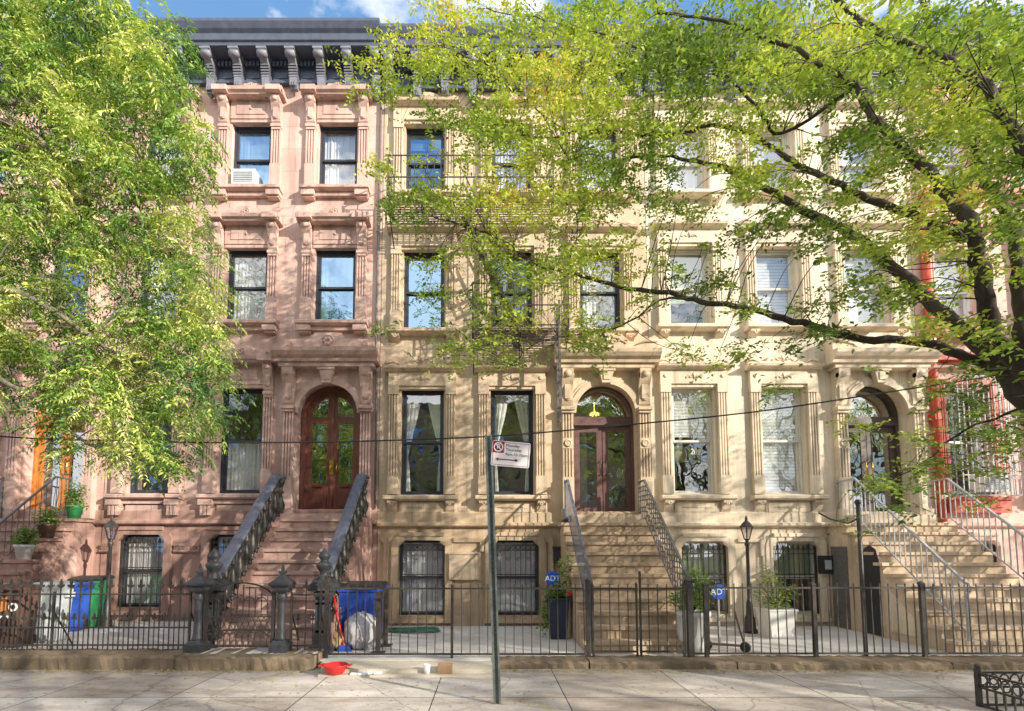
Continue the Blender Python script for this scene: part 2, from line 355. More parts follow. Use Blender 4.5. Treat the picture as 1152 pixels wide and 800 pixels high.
# ------------------------------------------------------------------ windows
def window(house, cx, z0, z1, w, st, level, content, open_=None):
    hw = w/2; zm = z0+(z1-z0)*.5; trim, fr, gl = st['trim'], st['frame'], st.get('glass_'+level, M['glass'])
    if content.get('glass'): gl = M[content['glass']]
    h = round(z1-z0, 3)
    def frame():
        mb = MB()
        for sx in (-1, 1): mb.box(min(sx*hw, sx*(hw-.045)), max(sx*hw, sx*(hw-.045)), .13, .29, 0, h)
        mb.box(-hw+.045, hw-.045, .13, .29, h-.045, h); mb.box(-hw+.045, hw-.045, .125, .3, 0, .05)
        for y0, a, b in ((.16, h/2-.02, h-.047), (.205, .052, h/2+.02)):
            for sx in (-1, 1): mb.box(min(sx*(hw-.047), sx*(hw-.10)), max(sx*(hw-.047), sx*(hw-.10)), y0, y0+.04, a, b)
            mb.box(-hw+.1, hw-.1, y0, y0+.04, a, a+.05); mb.box(-hw+.1, hw-.1, y0, y0+.04, b-.05, b)
        return mb.mesh('window', fr)
    wd = link('window', cached(('win', hw, h, fr.name), frame), house, (cx, 0, z0))
    def pane():
        mb = MB()
        mb.quad((-hw+.095, .18, h/2+.02), (hw-.095, .18, h/2+.02), (hw-.095, .18, h-.09), (-hw+.095, .18, h-.09)); mb.quad((-hw+.095, .225, .095), (hw-.095, .225, .095), (hw-.095, .225, h/2-.02), (-hw+.095, .225, h/2-.02))
        return mb.mesh('pane', gl)
    link('pane', cached(('pane', hw, h, gl.name), pane), wd)
    # surround
    px, pw = hw+.16, .24
    if st['kind'] == 'console':
        zt = h+.50
        def hood():
            mb = MB(); W = hw+.36
            mould(mb, -W, W, [(.0, zt), (-.24, zt), (-.26, zt+.04), (-.31, zt+.06), (-.33, zt+.13), (0, zt+.16)])
            for sx in (-1, 1): mb.box(sx*px-.17, sx*px+.17, -.37, -.005, zt+.005, zt+.128)
            mb.prism([(-W+.1, zt+.15), (W-.1, zt+.15), (W-.16, zt+.3), (W-.3, zt+.33), (.26, zt+.33), (.2, zt+.44), (-.2, zt+.44), (-.26, zt+.33), (-W+.3, zt+.33), (-W+.16, zt+.3)], 'xz', -.12, .0)
            rosette(mb, 0, -.12, zt+.3, .1)
            for sx in (-1, 1): rosette(mb, sx*(W-.24), -.12, zt+.24, .045)
            mb.box(-hw-.03, hw+.03, -.05, .0, h+.06, zt-.002); mb.box(-hw+.12, hw-.12, -.065, -.045, h+.16, zt-.1); mb.lathe([(.03, 0), (.03, .02), (.001, .03)], (0, -.06, h+.29), 8, 'y')
            mb.box(-hw-.03, hw+.03, -.03, .05, h-.02, h+.06)
            return mb.mesh('hood', trim)
        def pil():
            mb = MB(); console(mb, 0, pw*.86, zt, .62, .24)
            mb.box(-pw/2, pw/2, -.13, 0, zt-.70, zt-.63); mb.box(-pw/2+.015, pw/2-.015, -.11, 0, zt-.76, zt-.70)
            fluted(mb, 0, pw*.9, 0, .09, .55, zt-.76); mb.box(-pw/2, pw/2, -.11, 0, .0, .55)
            return mb.mesh('pilaster', trim)
        def sill():
            mb = MB(); W = hw+.34
            mould(mb, -W, W, [(.13, -.002), (-.2, -.03), (-.22, -.05), (-.22, -.11), (-.15, -.14), (0, -.15)]); mb.box(-hw-.02, hw+.02, -.02, .125, -.1, -.001)
            for sx in (-1, 1): mb.box(sx*px-.15, sx*px+.15, -.2, -.002, -.27, -.151); mb.box(sx*px-.13, sx*px+.13, -.15, -.002, -.31, -.271)
            mb.box(-px+.16, px-.16, -.1, -.002, -.24, -.152)
            if level == 'par':
                for sx in (-1, 1):
                    for k in (-.08, 0, .08): mb.box(sx*px+k-.025, sx*px+k+.025, -.17, -.003, -.5, -.272)
                mb.box(-px+.2, px-.2, -.05, -.003, -.46, -.27)
            return mb.mesh('sill', trim)
    else:
        zt = h+.36
        def hood():
            mb = MB(); W = hw+.36
            mould(mb, -W, W, [(.0, zt), (-.13, zt), (-.16, zt+.03), (-.24, zt+.05), (-.26, zt+.1), (0, zt+.13)])
            mb.prism([(-W+.04, zt+.11), (W-.04, zt+.11), (W-.04, zt+.27), (W-.14, zt+.3), (W-.3, zt+.2), (.38, zt+.2), (.3, zt+.32), (.12, zt+.38), (-.12, zt+.38), (-.3, zt+.32), (-.38, zt+.2), (-W+.3, zt+.2), (-W+.14, zt+.3), (-W+.04, zt+.27)], 'xz', -.09, .0)
            carving(mb, 0, -.095, zt+.25, .55)
            for sx in (-1, 1): mb.tube([(sx*(W-.05), -.1, zt+.2), (sx*(W-.2), -.1, zt+.24), (sx*.5, -.1, zt+.16)], [.03,.02,.008], 5)
            mb.box(-hw-.28, hw+.28, -.10, .0, h+.04, zt-.002)
            carving(mb, 0, -.104, h+.2, .4)
            for sx in (-1, 1): mb.lathe([(.045, 0), (.045, .015), (.025, .02), (.001, .02)], (sx*px, -.1, h+.22), 8, 'y')
            mb.box(-hw-.05, hw+.05, -.06, .06, h-.03, h+.04)
            return mb.mesh('hood', trim)
        def pil():
            mb = MB(); fluted(mb, 0, pw*.86, 0, .09, .42, h-.16)
            mb.box(-pw/2, pw/2, -.11, 0, h-.16, h+.039); mb.box(-pw/2, pw/2, -.11, 0, .0, .42)
            return mb.mesh('pilaster', trim)
        def sill():
            mb = MB(); W = hw+.34
            mould(mb, -W, W, [(.13, -.002), (-.2, -.03), (-.22, -.05), (-.22, -.11), (-.15, -.14), (0, -.15)]); mb.box(-hw-.02, hw+.02, -.02, .125, -.1, -.001)
            for sx in (-1, 1):
                mb.prism([(-.003, -.151), (-.18, -.151), (-.17, -.2), (-.1, -.25), (-.07, -.34 if level == 'par' else -.26), (-.003, -.42 if level == 'par' else -.3)], 'yz', sx*px-.1, sx*px+.1)
                mb.scroll((sx*px, -.21), .06, 1.3, sx, .014, -.17)
            if level == 'par':
                mb.box(-px+.16, px-.16, -.05, -.003, -.42, -.17); mb.box(-px+.2, px-.2, -.065, -.05, -.4, -.19)
                for k in (-.2, 0, .2): mb.lathe([(.035, 0), (.035, .012), (.018, .016), (.018, .004), (.001, .004)], (k, -.062, -.295), 8, 'y')
                mb.tube([(-.34, -.07, -.295), (.34, -.07, -.295)], .009, 4)
            return mb.mesh('sill', trim)
    key = (st['kind'], trim.name, hw, h, level)
    link('hood', cached(('hood',)+key, hood), wd); link('sill', cached(('sill',)+key, sill), wd)
    for sx in (-1, 1): link('pilaster', cached(('pil',)+key, pil), wd, (sx*px, 0, 0))
    # content behind the glass
    k = content.get('in')
    if k in ('sheer', 'half'):
        mb = MB(); n = 36; top = h-.06 if k == 'sheer' else h*.5
        pts = [(-hw+.06+(w-.12)*i/n, .30+.018*math.sin(i*1.7+cx)+.012*math.sin(i*.7)) for i in range(n+1)]
        mb.add([(x, y, z) for z in (.02, top) for x, y in pts], [(i, i+1, n+2+i, n+1+i) for i in range(n)], True)
        tag(obj('curtain', mb, M['curtain'], wd))
    elif k == 'drapes':
        for sx in (-1, 1):
            mb = MB(); n = 10; vs = []
            ZZ = [h-.08, h*.75, h*.52, h*.42, h*.38, h*.3, .04]; XX = [.05, .16, .30, .36, .37, .34, .30]
            for z, xi in zip(ZZ, XX):
                for i in range(n+1):
                    t = i/n; x = (hw-.06)*(1-t)+t*xi; vs.append((sx*x, .30+.02*math.sin(i*2.1), z))
            mb.add(vs, [(r*(n+1)+i, r*(n+1)+i+1, (r+1)*(n+1)+i+1, (r+1)*(n+1)+i) for r in range(len(ZZ)-1) for i in range(n)], True)
            obj('curtain', mb, M['drape'], wd)
    elif k == 'sides':
        for sx in (-1, 1):
            mb = MB(); n = 8
            pts = [(sx*(hw-.05-.2*i/n), .30+.02*math.sin(i*2)) for i in range(n+1)]
            mb.add([(x, y, z) for z in (.05, h-.08) for x, y in pts], [(i, i+1, n+2+i, n+1+i) for i in range(n)], True); obj('curtain', mb, M['drape'], wd)
    elif k in ('blind', 'blindtop'):
        mb = MB(); mb.box(-hw+.05, hw-.05, .28, .29, .04 if k == 'blind' else h*content.get('to', .62), h-.05); mb.box(-hw+.05, hw-.05, .265, .30, h-.1, h-.05); obj('blind', mb, M['blind'], wd)
    elif k == 'shade':
        mb = MB(); mb.box(-hw+.05, hw-.05, .28, .285, h*.35, h-.06); obj('blind', mb, M['shade'], wd)
    return wd
def facade(mb, W, Ht, holes, th, y=0):
    xs = sorted({0, W, *[a for h in holes for a in h[:2]]}); zs = sorted({-.3, Ht, *[a for h in holes for a in h[2:4]]})
    for i in range(len(xs)-1):
        for j in range(len(zs)-1):
            xc, zc = (xs[i]+xs[i+1])/2, (zs[j]+zs[j+1])/2
            if any(h[0] < xc < h[1] and h[2] < zc < h[3] for h in holes): continue
            mb.quad((xs[i], y, zs[j]), (xs[i+1], y, zs[j]), (xs[i+1], y, zs[j+1]), (xs[i], y, zs[j+1]))
    for a, b, c, d in [h[:4] for h in holes]:
        mb.quad((a, y, c), (a, y+th, c), (a, y+th, d), (a, y, d)); mb.quad((b, y, c), (b, y, d), (b, y+th, d), (b, y+th, c))
        mb.quad((a, y, d), (a, y+th, d), (b, y+th, d), (b, y, d)); mb.quad((a, y, c), (b, y, c), (b, y+th, c), (a, y+th, c))
# ------------------------------------------------------------------ stairs and rails
def stoop(house, xl, xr, zt, n, ytop, tread, mat, landing_xl=None):
    r = zt/n; mb = MB()
    prof = [(-.004, 0), (-.004, zt), (ytop, zt)]
    for i in range(1, n): prof += [(ytop-tread*(i-1), zt-r*i), (ytop-tread*i, zt-r*i)]
    prof += [(ytop-tread*(n-1), 0)]
    mb.prism(prof, 'yz', xl+.03, xr-.03)
    for i in range(n):
        y0 = ytop-tread*i; z = zt-r*i
        mb.box(xl-.02, xr+.02, y0-.045, y0+tread-.05 if i else -.01, z-.055, z+.004)
    return obj('stoop', mb, mat, house)
def ystep(ytop, tread, i): return ytop-tread*i
def iron_rail(parent, x, ytop, tread, n, zt, mat, h=.88, style='plain', name='railing', i1=None, ext=.4, w=.012):
    r = zt/n; mb = MB(); i1 = n-1 if i1 is None else i1
    y0, z0 = ytop+ext, zt; y1, z1 = ytop-tread*i1, zt-r*i1
    slope = r/tread
    def zr(y): return zt if y >= ytop else zt-(ytop-y)*slope
    mb.bar((x, y0, zt+h), (x, ytop, zt+h), .045, .03); mb.bar((x, ytop, zt+h), (x, y1, z1+h), .045, .03)
    mb.bar((x, y0, zt+.1), (x, ytop, zt+.1), .02); mb.bar((x, ytop, zt+.12), (x, y1, z1+.12), .02)
    k = int((y0-y1)/.115)
    for i in range(k+1):
        y = y0+(y1-y0)*i/k; mb.bar((x, y, zr(y)+.1), (x, y, zr(y)+h), w)
        if style == 'scroll' and i < k:
            ym = y-.055; zz = zr(ym)
            for q in (.3, .55, .75):
                mb.tube([(x, ym+.05*math.cos(a*PI/4), zz+q+.06*math.sin(a*PI/4)) for a in range(9)], .009, 4, False)
    for y in (y0, y1): mb.bar((x, y, zr(y)), (x, y, zr(y)+h+.06), .035)
    mb.tube([(x, y1, z1+h), (x, y1-.07, z1+h-.02), (x, y1-.1, z1+h-.09), (x, y1-.06, z1+h-.14), (x, y1-.01, z1+h-.12)], .016, 6)
    return obj(name, mb, mat, parent)
def heavy_rail(parent, x, ytop, tread, n, zt):
    r = zt/n; slope = r/tread; yb = ytop-tread*(n-2)+.02
    a = Vector((x, ytop+.32, zt+.88)); b = Vector((x, ytop, zt+.86)); c = Vector((x, yb, zt-(ytop-yb)*slope+.86))
    mb = MB(); poly = [(-.09, 0), (-.11, .04), (-.09, .09), (.0, .11), (.09, .09), (.11, .04), (.09, 0)]
    vs = [(p.x+q[0], p.y, p.z+q[1]) for p in (a, b, c) for q in poly]; k = len(poly)
    fs = [(i*k+j, i*k+(j+1) % k, (i+1)*k+(j+1) % k, (i+1)*k+j) for i in range(2) for j in range(k)]+[tuple(range(k)), tuple(range(3*k-1, 2*k-1, -1))]
    mb.add(vs, fs)
    rl = obj('railing', mb, M['ironb'], parent)
    mb = MB()
    pr = [(.09, 0), (.09, .05), (.05, .07), (.06, .12), (.105, .25), (.10, .34), (.055, .46), (.04, .55), (.075, .58), (.075, .61), (.045, .64), (.06, .74), (.09, .80), (.09, .86)]
    for i in range(n-2):
        y = ytop-tread*i-tread*.5+.1; z = zt-r*i
        k2 = (zt-(ytop-y)*slope+.86-z if y < ytop else .86)/.86
        mb.lathe([(q*.8, zz*k2) for q, zz in pr], (x, y, z+.004), 8)
        for sx in (-1, 1): mb.lathe([(.001, 0), (.05, 0), (.05, .02), (.001, .02)], (x+sx*.08, y, z+.18), 8, 'x')
    mb.lathe(pr, (x, ytop+.27, zt), 8)
    obj('baluster', mb, M['iron'], rl); return rl
def newel(parent, x, y, h):
    mb = MB()
    mb.square([(.16, 0), (.16, .12), (.125, .16), (.115, .30), (.105, .32), (.10, .9), (.125, .95), (.125, 1.0)], (x, y, 0))
    for sx in (-1, 1):
        mb.prism([(x-.21, 1.11), (x, 1.23), (x+.21, 1.11), (x+.21, 1.02), (x-.21, 1.02)], 'xz', y-.17, y+.17)
        break
    mb.prism([(y-.19, 1.11), (y, 1.22), (y+.19, 1.11), (y+.19, 1.025), (y-.19, 1.025)], 'yz', x-.17, x+.17)
    mb.lathe([(.12, 1.2), (.08, 1.26), (.065, 1.32), (.10, 1.36), (.135, 1.42), (.135, 1.46), (.08, 1.49), (.06, 1.52), (.09, 1.56), (.10, 1.6), (.05, 1.66), (.02, 1.7), (.001, 1.72)], (x, y, 0), 10)
    for sx in (-1, 1):
        for z in (.35, .8): mb.box(x-.08, x+.08, y-.115, y-.10, z, z+.03)
    return obj('newel', mb, M['irond'], parent)
# ------------------------------------------------------------------ doorways
def doorway(house, cx, st, zf, kind):
    trim = st['trim']; r = .72; zs = 4.78; trimz = st.get('hoodz', 5.92)
    mb = MB()
    # spandrel block with arch cut-out
    arc = [(cx+r*math.cos(a), zs+r*math.sin(a)) for a in [PI*i/24 for i in range(25)]]
    poly = [(cx+r+.02, zs), (cx+r+.02, trimz-.01), (cx-r-.02, trimz-.01), (cx-r-.02, zs)]+arc[::-1]
    mb.prism(poly, 'xz', -.06, .4)
    mb.archring(cx, zs, r-.05, r+.08, -.12, -.058, 24); mb.archring(cx, zs, r+.08, r+.14, -.09, -.058, 24)
    # entablature hood
    W = 1.17
    mould(mb, cx-W, cx+W, [(.0, trimz-.06), (-.36, trimz-.06), (-.38, trimz), (-.46, trimz+.05), (-.52, trimz+.12), (-.54, trimz+.2), (0, trimz+.26)])
    mb.box(cx-W+.1, cx+W-.1, -.3, -.003, trimz-.16, trimz-.061)
    if kind == 'console':
        mb.prism([(cx-W+.1, trimz+.24), (cx+W-.1, trimz+.24), (cx+W-.15, trimz+.5), (cx+.4, trimz+.52), (cx+.3, trimz+.66), (cx-.3, trimz+.66), (cx-.4, trimz+.52), (cx-W+.15, trimz+.5)], 'xz', -.2, -.003)
        rosette(mb, cx, -.2, trimz+.45, .17)
        for sx in (-1, 1): rosette(mb, cx+sx*.85, -.2, trimz+.38, .07)
    else:
        mb.prism([(cx-W+.02, trimz+.22), (cx+W-.02, trimz+.22), (cx+W-.02, trimz+.5), (cx+W-.1, trimz+.56), (cx+W-.45, trimz+.4), (cx+.5, trimz+.42), (cx+.3, trimz+.62), (cx-.3, trimz+.62), (cx-.5, trimz+.42), (cx-W+.45, trimz+.4), (cx-W+.1, trimz+.56), (cx-W+.02, trimz+.5)], 'xz', -.35, -.003)
        carving(mb, cx, -.36, trimz+.42, 1.0)
        for sx in (-1, 1): mb.tube([(cx+sx*(W-.04), -.37, trimz+.45), (cx+sx*(W-.3), -.37, trimz+.42), (cx+sx*.62, -.37, trimz+.33)], [.05,.03,.01], 5)
    dw = obj('doorway', mb, trim, house)
    mb = MB(); mb.prism([(cx-.10, zs+r-.07), (cx+.10, zs+r-.07), (cx+.17, trimz-.17), (cx-.17, trimz-.17)], 'xz', -.26, -.125); mb.box(cx-.07, cx+.07, -.28, -.26, zs+r, trimz-.25)
    mb.box(cx-.2, cx+.2, -.28, -.06, trimz-.22, trimz-.162)
    obj('keystone', mb, trim, dw)
    for sx in (-1, 1):
        mb = MB(); x = cx+sx*(r+.15); w = .25
        console(mb, x, w, trimz-.17, .85, .3)
        mb.box(x-w/2-.03, x+w/2+.03, -.24, -.002, trimz-1.1, trimz-1.03); mb.box(x-w/2-.01, x+w/2+.01, -.2, -.002, trimz-1.16, trimz-1.1)
        fluted(mb, x, w*.92, -.002, .15, zf+.85, trimz-1.16)
        mb.box(x-w/2, x+w/2, -.17, -.002, zf-.08, zf+.85); mb.box(x-w/2-.03, x+w/2+.03, -.2, -.002, zf-.1, zf+.14)
        if kind != 'console': mb.lathe([(.085, 0), (.085, .03), (.06, .04), (.05, .02), (.03, .03), (.001, .03)], (x, -.15, zf+1.62), 12, 'y'); mb.box(x-w/2+.003, x+w/2-.003, -.16, -.003, zf+1.5, zf+1.74)
        obj('column', mb, trim, dw)
    return dw
def panel(mb, x0, x1, y, z0, z1):
    mb.box(x0, x1, y-.025, y, z0, z1); mb.box(x0+.05, x1-.05, y-.012, y+.0, z0, z1)
    mb.box(x0+.06, x1-.06, y-.045, y-.024, z0+.06, z1-.06); mb.box(x0+.13, x1-.13, y-.06, y-.044, z0+.13, z1-.13)
def leaf_frame(mb, x0, x1, y, z0, z1, s=.13, zl=None, rail=.2):
    mb.box(x0, x0+s, y, y+.05, z0, z1); mb.box(x1-s, x1, y, y+.05, z0, z1); mb.box(x0+s, x1-s, y, y+.05, z1-s, z1); mb.box(x0+s, x1-s, y, y+.05, z0, z0+rail)
def doors_arched(house, cx, zf, mat, gm):       # tall double door whose leaves run up into the arch
    r = .70; zs = 4.78; y = .3
    mb = MB(); mb.archring(cx, zs, r-.1, r, y-.1, y+.12, 20)
    for sx in (-1, 1): mb.box(min(cx+sx*(r-.1), cx+sx*r), max(cx+sx*(r-.1), cx+sx*r), y-.1, y+.12, zf, zs)
    d = obj('door', mb, mat, house)
    for sx in (-1, 1):
        mb = MB(); a, b = sorted((cx+sx*.012, cx+sx*.6)); R = .6
        mb.box(a, a+.12, y, y+.05, zf, zs); mb.box(b-.12, b, y, y+.05, zf, zs)
        mb.box(a+.12, b-.12, y, y+.05, zf, zf+.75); mb.box(a+.12, b-.12, y-.004, y+.05, zs-.14, zs+.0)
        mb.archring(cx, zs, R-.1, R, y, y+.05, 10, 0 if sx > 0 else PI/2, PI/2 if sx > 0 else PI)
        mb.box(*sorted((cx+sx*.012, cx+sx*.12)), y-.003, y+.05, zs, zs+R-.02)
        panel(mb, a+.1, b-.1, y, zf+.14, zf+.62); mb.box(a+.2, b-.2, y-.04, y, zf+.66, zf+.72)
        lf = obj('door_leaf', mb, mat, d)
        mb = MB(); mb.box(a+.12, b-.12, y+.02, y+.026, zf+.75, zs-.14)
        pts = [(cx+sx*(R-.1)*math.cos(PI/2*i/8), zs+(R-.1)*math.sin(PI/2*i/8)) for i in range(9)]+[(cx+sx*.12, zs+.48), (cx+sx*.12, zs)]
        mb.prism(pts, 'xz', y+.02, y+.026); obj('pane', mb, gm, d)
        mb = MB()
        mb.box(cx-.045+sx*0, cx+.045, y-.04, y-.02, zf+.95, zf+1.28) if sx < 0 else mb.box(cx+.12, cx+.15, y-.03, y-.002, zf+1.55, zf+1.75)
        mb.tube([(cx+(-.02 if sx < 0 else .13), y-.04, zf+1.0), (cx+(-.02 if sx < 0 else .13), y-.08, zf+1.08), (cx+(-.02 if sx < 0 else .13), y-.04, zf+1.2)], .015, 6)
        obj('handle', mb, M['brass'], d)
    mb = MB(); mb.box(cx-.03, cx+.03, y-.03, y-.002, zf, zs+.55); obj('astragal', mb, mat, d)
    return d
def doors_glass(house, cx, zf, mat, gm, offset=0.0, lamp=True, w=.66, shutter=None):
    y = .3; zt = 4.55; mb = MB(); zs = 4.78
    for sx in (-1, 1): mb.box(*sorted((cx+sx*w, cx+sx*.72)), y-.06, y+.12, zf, zs)
    mb.box(cx-w, cx+w, y-.05, y+.1, zt, zs); mb.box(cx-w, cx+w, y-.09, y+.0, zt+.02, zt+.06)
    mb.archring(cx, zs, .66, .72, y-.06, y+.12, 20)
    d = obj('door', mb, mat, house)
    for sx in (-1, 1):
        a, b = sorted((cx+sx*.008, cx+sx*(w-.002))); mb = MB(); leaf_frame(mb, a, b, y, zf, zt-.002, .125)
        obj('door_leaf', mb, mat, d); mb = MB(); mb.quad((a+.12, y+.02, zf+.19), (b-.12, y+.02, zf+.19), (b-.12, y+.02, zt-.12), (a+.12, y+.02, zt-.12)); obj('pane', mb, gm, d)
        mb = MB(); mb.tube([(cx+sx*.07, y-.002, zf+.95), (cx+sx*.07, y-.06, zf+.98), (cx+sx*.07, y-.06, zf+1.25), (cx+sx*.07, y-.002, zf+1.28)], .012, 6); obj('handle', mb, M['brass'] if not lamp else M['iron'], d)
    mb = MB(); pts = [(cx+.665*math.cos(PI*i/20), zs+.665*math.sin(PI*i/20)) for i in range(21)]; mb.prism(pts, 'xz', y+.03, y+.036); obj('transom_pane', mb, gm, d)
    mb = MB(); mb.tube([(cx-.35, 1.0, zf), (cx-.33, 1.02, zt-.1)], .12, 10); obj('curtain', mb, M['drape'], d)
    if lamp:
        mb = MB(); mb.tube([(cx+.02, 1.2, zs+.62), (cx+.02, 1.2, zs+.4)], .01, 6)
        for i in range(7): mb.ball((cx+.02+.10*math.cos(i*.9), 1.2+.10*math.sin(i*.9), zs+.31), .022, 6, 4, (1,1,1.6)); mb.bar((cx+.02, 1.2, zs+.4), (cx+.02+.10*math.cos(i*.9), 1.2+.10*math.sin(i*.9), zs+.29), .012); obj('chandelier', mb, M['lamp'], d)
    return d
# ------------------------------------------------------------------ basement windows with iron grilles
def base_window(house, cx, z0, z1, w, st, gstyle, content):
    hw = w/2; h = z1-z0; mb = MB(); t = st['low']
    wd_mb = MB()
    for sx in (-1, 1): wd_mb.box(*sorted((sx*hw, sx*(hw-.05))), .12, .24, 0, h)
    wd_mb.box(-hw+.05, hw-.05, .12, .24, h-.05, h); wd_mb.box(-hw+.05, hw-.05, .12, .24, 0, .05); wd_mb.box(-hw+.05, hw-.05, .14, .2, h*.5-.03, h*.5+.03)
    wd = obj('basement_window', wd_mb, st['frame_base'], house, (cx, 0, z0))
    mb = MB(); mb.quad((-hw+.05, .16, .05), (hw-.05, .16, .05), (hw-.05, .16, h*.5-.03), (-hw+.05, .16, h*.5-.03)); mb.quad((-hw+.05, .16, h*.5+.03), (hw-.05, .16, h*.5+.03), (hw-.05, .16, h-.05), (-hw+.05, .16, h-.05)); obj('pane', mb, M['glass'], wd)
    mb = MB(); q = .16     # stone surround with rounded shoulders
    mb.prism([(-hw-.16, -.06), (-hw-.16, h-.1), (-hw-.1, h+.05), (-hw+.05, h+.12), (-hw+.05, h+.18), (hw-.05, h+.18), (hw-.05, h+.12), (hw+.1, h+.05), (hw+.16, h-.1), (hw+.16, -.06), (hw, -.06), (hw, h-.12), (hw-.03, h-.05), (hw-.12, h-.001), (-hw+.12, h-.001), (-hw+.03, h-.05), (-hw, h-.12), (-hw, -.06)], 'xz', -.07, -.002)
    mb.box(-hw-.18, hw+.18, -.1, .11, -.15, -.061); mb.box(-hw+.02, hw-.02, -.1, -.071, h+.1, h+.175)
    for sx in (-1, 1): mb.prism([(sx*hw, h), (sx*(hw-.14), h), (sx*hw, h-.14)], 'xz', -.06, .12)
    obj('surround', mb, st['low'], wd)
    mb = MB(); n = 9; yb = .045
    for i in range(n):
        x = -hw+.06+(w-.12)*i/(n-1)
        mb.bar((x, yb, .06), (x, yb, h-.09), .012)
        if gstyle == 'spear':
            z = h-.2
            mb.prism([(x-.045, z), (x-.02, z+.05), (x, z+.13), (x+.02, z+.05), (x+.045, z), (x+.012, z+.02), (x-.012, z+.02)], 'xz', yb-.008, yb+.008)
        elif i < n-1:
            xm = x+(w-.12)/(n-1)/2
            mb.tube([(xm+.045*math.cos(a*PI/4), yb, h-.16+.045*math.sin(a*PI/4)) for a in range(9)], .007, 4, False)
            if i % 2 == 0: mb.scroll((xm, h-.42), .05, 1.3, 1, .007, yb)
    for z in (.08, h*.5, h*.5+.07, h-.28 if gstyle == 'spear' else h-.1): mb.bar((-hw+.02, yb, z), (hw-.02, yb, z), .02)
    if gstyle != 'spear': mb.bar((-hw+.02, yb, h-.22), (hw-.02, yb, h-.22), .02)
    for sx in (-1, 1): mb.bar((sx*(hw-.03), yb, .02), (sx*(hw-.03), yb, h-.08), .028)
    obj('grille', mb, st.get('grille', M['iron']), wd)
    if content == 'sheer':
        mb = MB(); nn = 30; pts = [(-hw+.06+(w-.12)*i/nn, .24+.02*math.sin(i*1.9)) for i in range(nn+1)]
        mb.add([(x, y, z) for z in (.04, h-.05) for x, y in pts], [(i, i+1, nn+2+i, nn+1+i) for i in range(nn)], True); obj('curtain', mb, M['curtain'], wd)
    elif content == 'half':
        mb = MB(); mb.box(-hw+.06, hw-.06, .24, .25, h*.48, h-.05); obj('blind', mb, M['shade'] if st['kind'] == 'plate' else M['curtain'], wd)
    return wd
# ------------------------------------------------------------------ cornice
def cornice(house, x0, x1, zt, st):
    mb = MB(); z = zt
    mould(mb, x0, x1, [(.0, z-.56), (-.5, z-.54), (-.5, z-.47), (-.54, z-.44), (-.54, z-.28), (-.6, z-.22), (-.66, z-.1), (-.66, z-.03), (-.6, z), (.02, z+.05)])
    mb.box(x0, x1, -.07, -.002, z-1.08, z-.561); mb.box(x0, x1, -.13, -.071, z-1.1, z-1.04); mb.box(x0, x1, -.14, -.071, z-.66, z-.562)
    c = obj('cornice', mb, M['cornice'], house)
    nb = 9; sp = (x1-x0-.3)/nb
    def br(long):
        b = MB(); w = .17; k = .86 if long else .74
        b.prism([(-.072, -.001), (-.47, -.001), (-.49, -.06), (-.44, -.17), (-.34, -.2), (-.27, -.26), (-.23, -.4), (-.2, -k+.08), (-.16, -k), (-.072, -k)], 'yz', -w/2, w/2)
        b.box(-w/2-.03, w/2+.03, -.5, -.073, -.055, -.002)
        b.lathe([(.001, -.105), (.07, -.105), (.07, .105), (.001, .105)], (0, -.42, -.12), 10, 'x')
        for i in range(7): b.box(-w/2-.012, w/2+.012, -.30+.018*i, -.1, -.27-.055*i, -.245-.055*i)
        for kx in (-.05, 0, .05): b.box(kx-.015, kx+.015, -.25, -.2, -k+.02, -k+.14)
        if long: b.ball((0, -.13, -k-.05), .05, 6, 4); b.box(-.07, .07, -.2, -.075, -k-.03, -k)
        return b.mesh('bracket', M['bracket'])
    for i in range(nb+1):
        link('bracket', cached(('br', i % 2), lambda: br(i % 2)), c, (x0+.15+sp*i, 0, z-.545))
    for i in range(nb):
        mb = MB(); a = x0+.15+sp*i+.14; b = a+sp-.28
        mb.box(a, b, -.09, -.071, z-1.0, z-.8); mb.box(a+.05, b-.05, -.105, -.091, z-.96, z-.84)
        n = int((b-a)/.09)
        for k in range(n): mb.box(a+k*.09+.01, a+k*.09+.06, -.19, -.141, z-.72, z-.6)
        obj('frieze_panel', mb, M['cornice'], c)
    return c
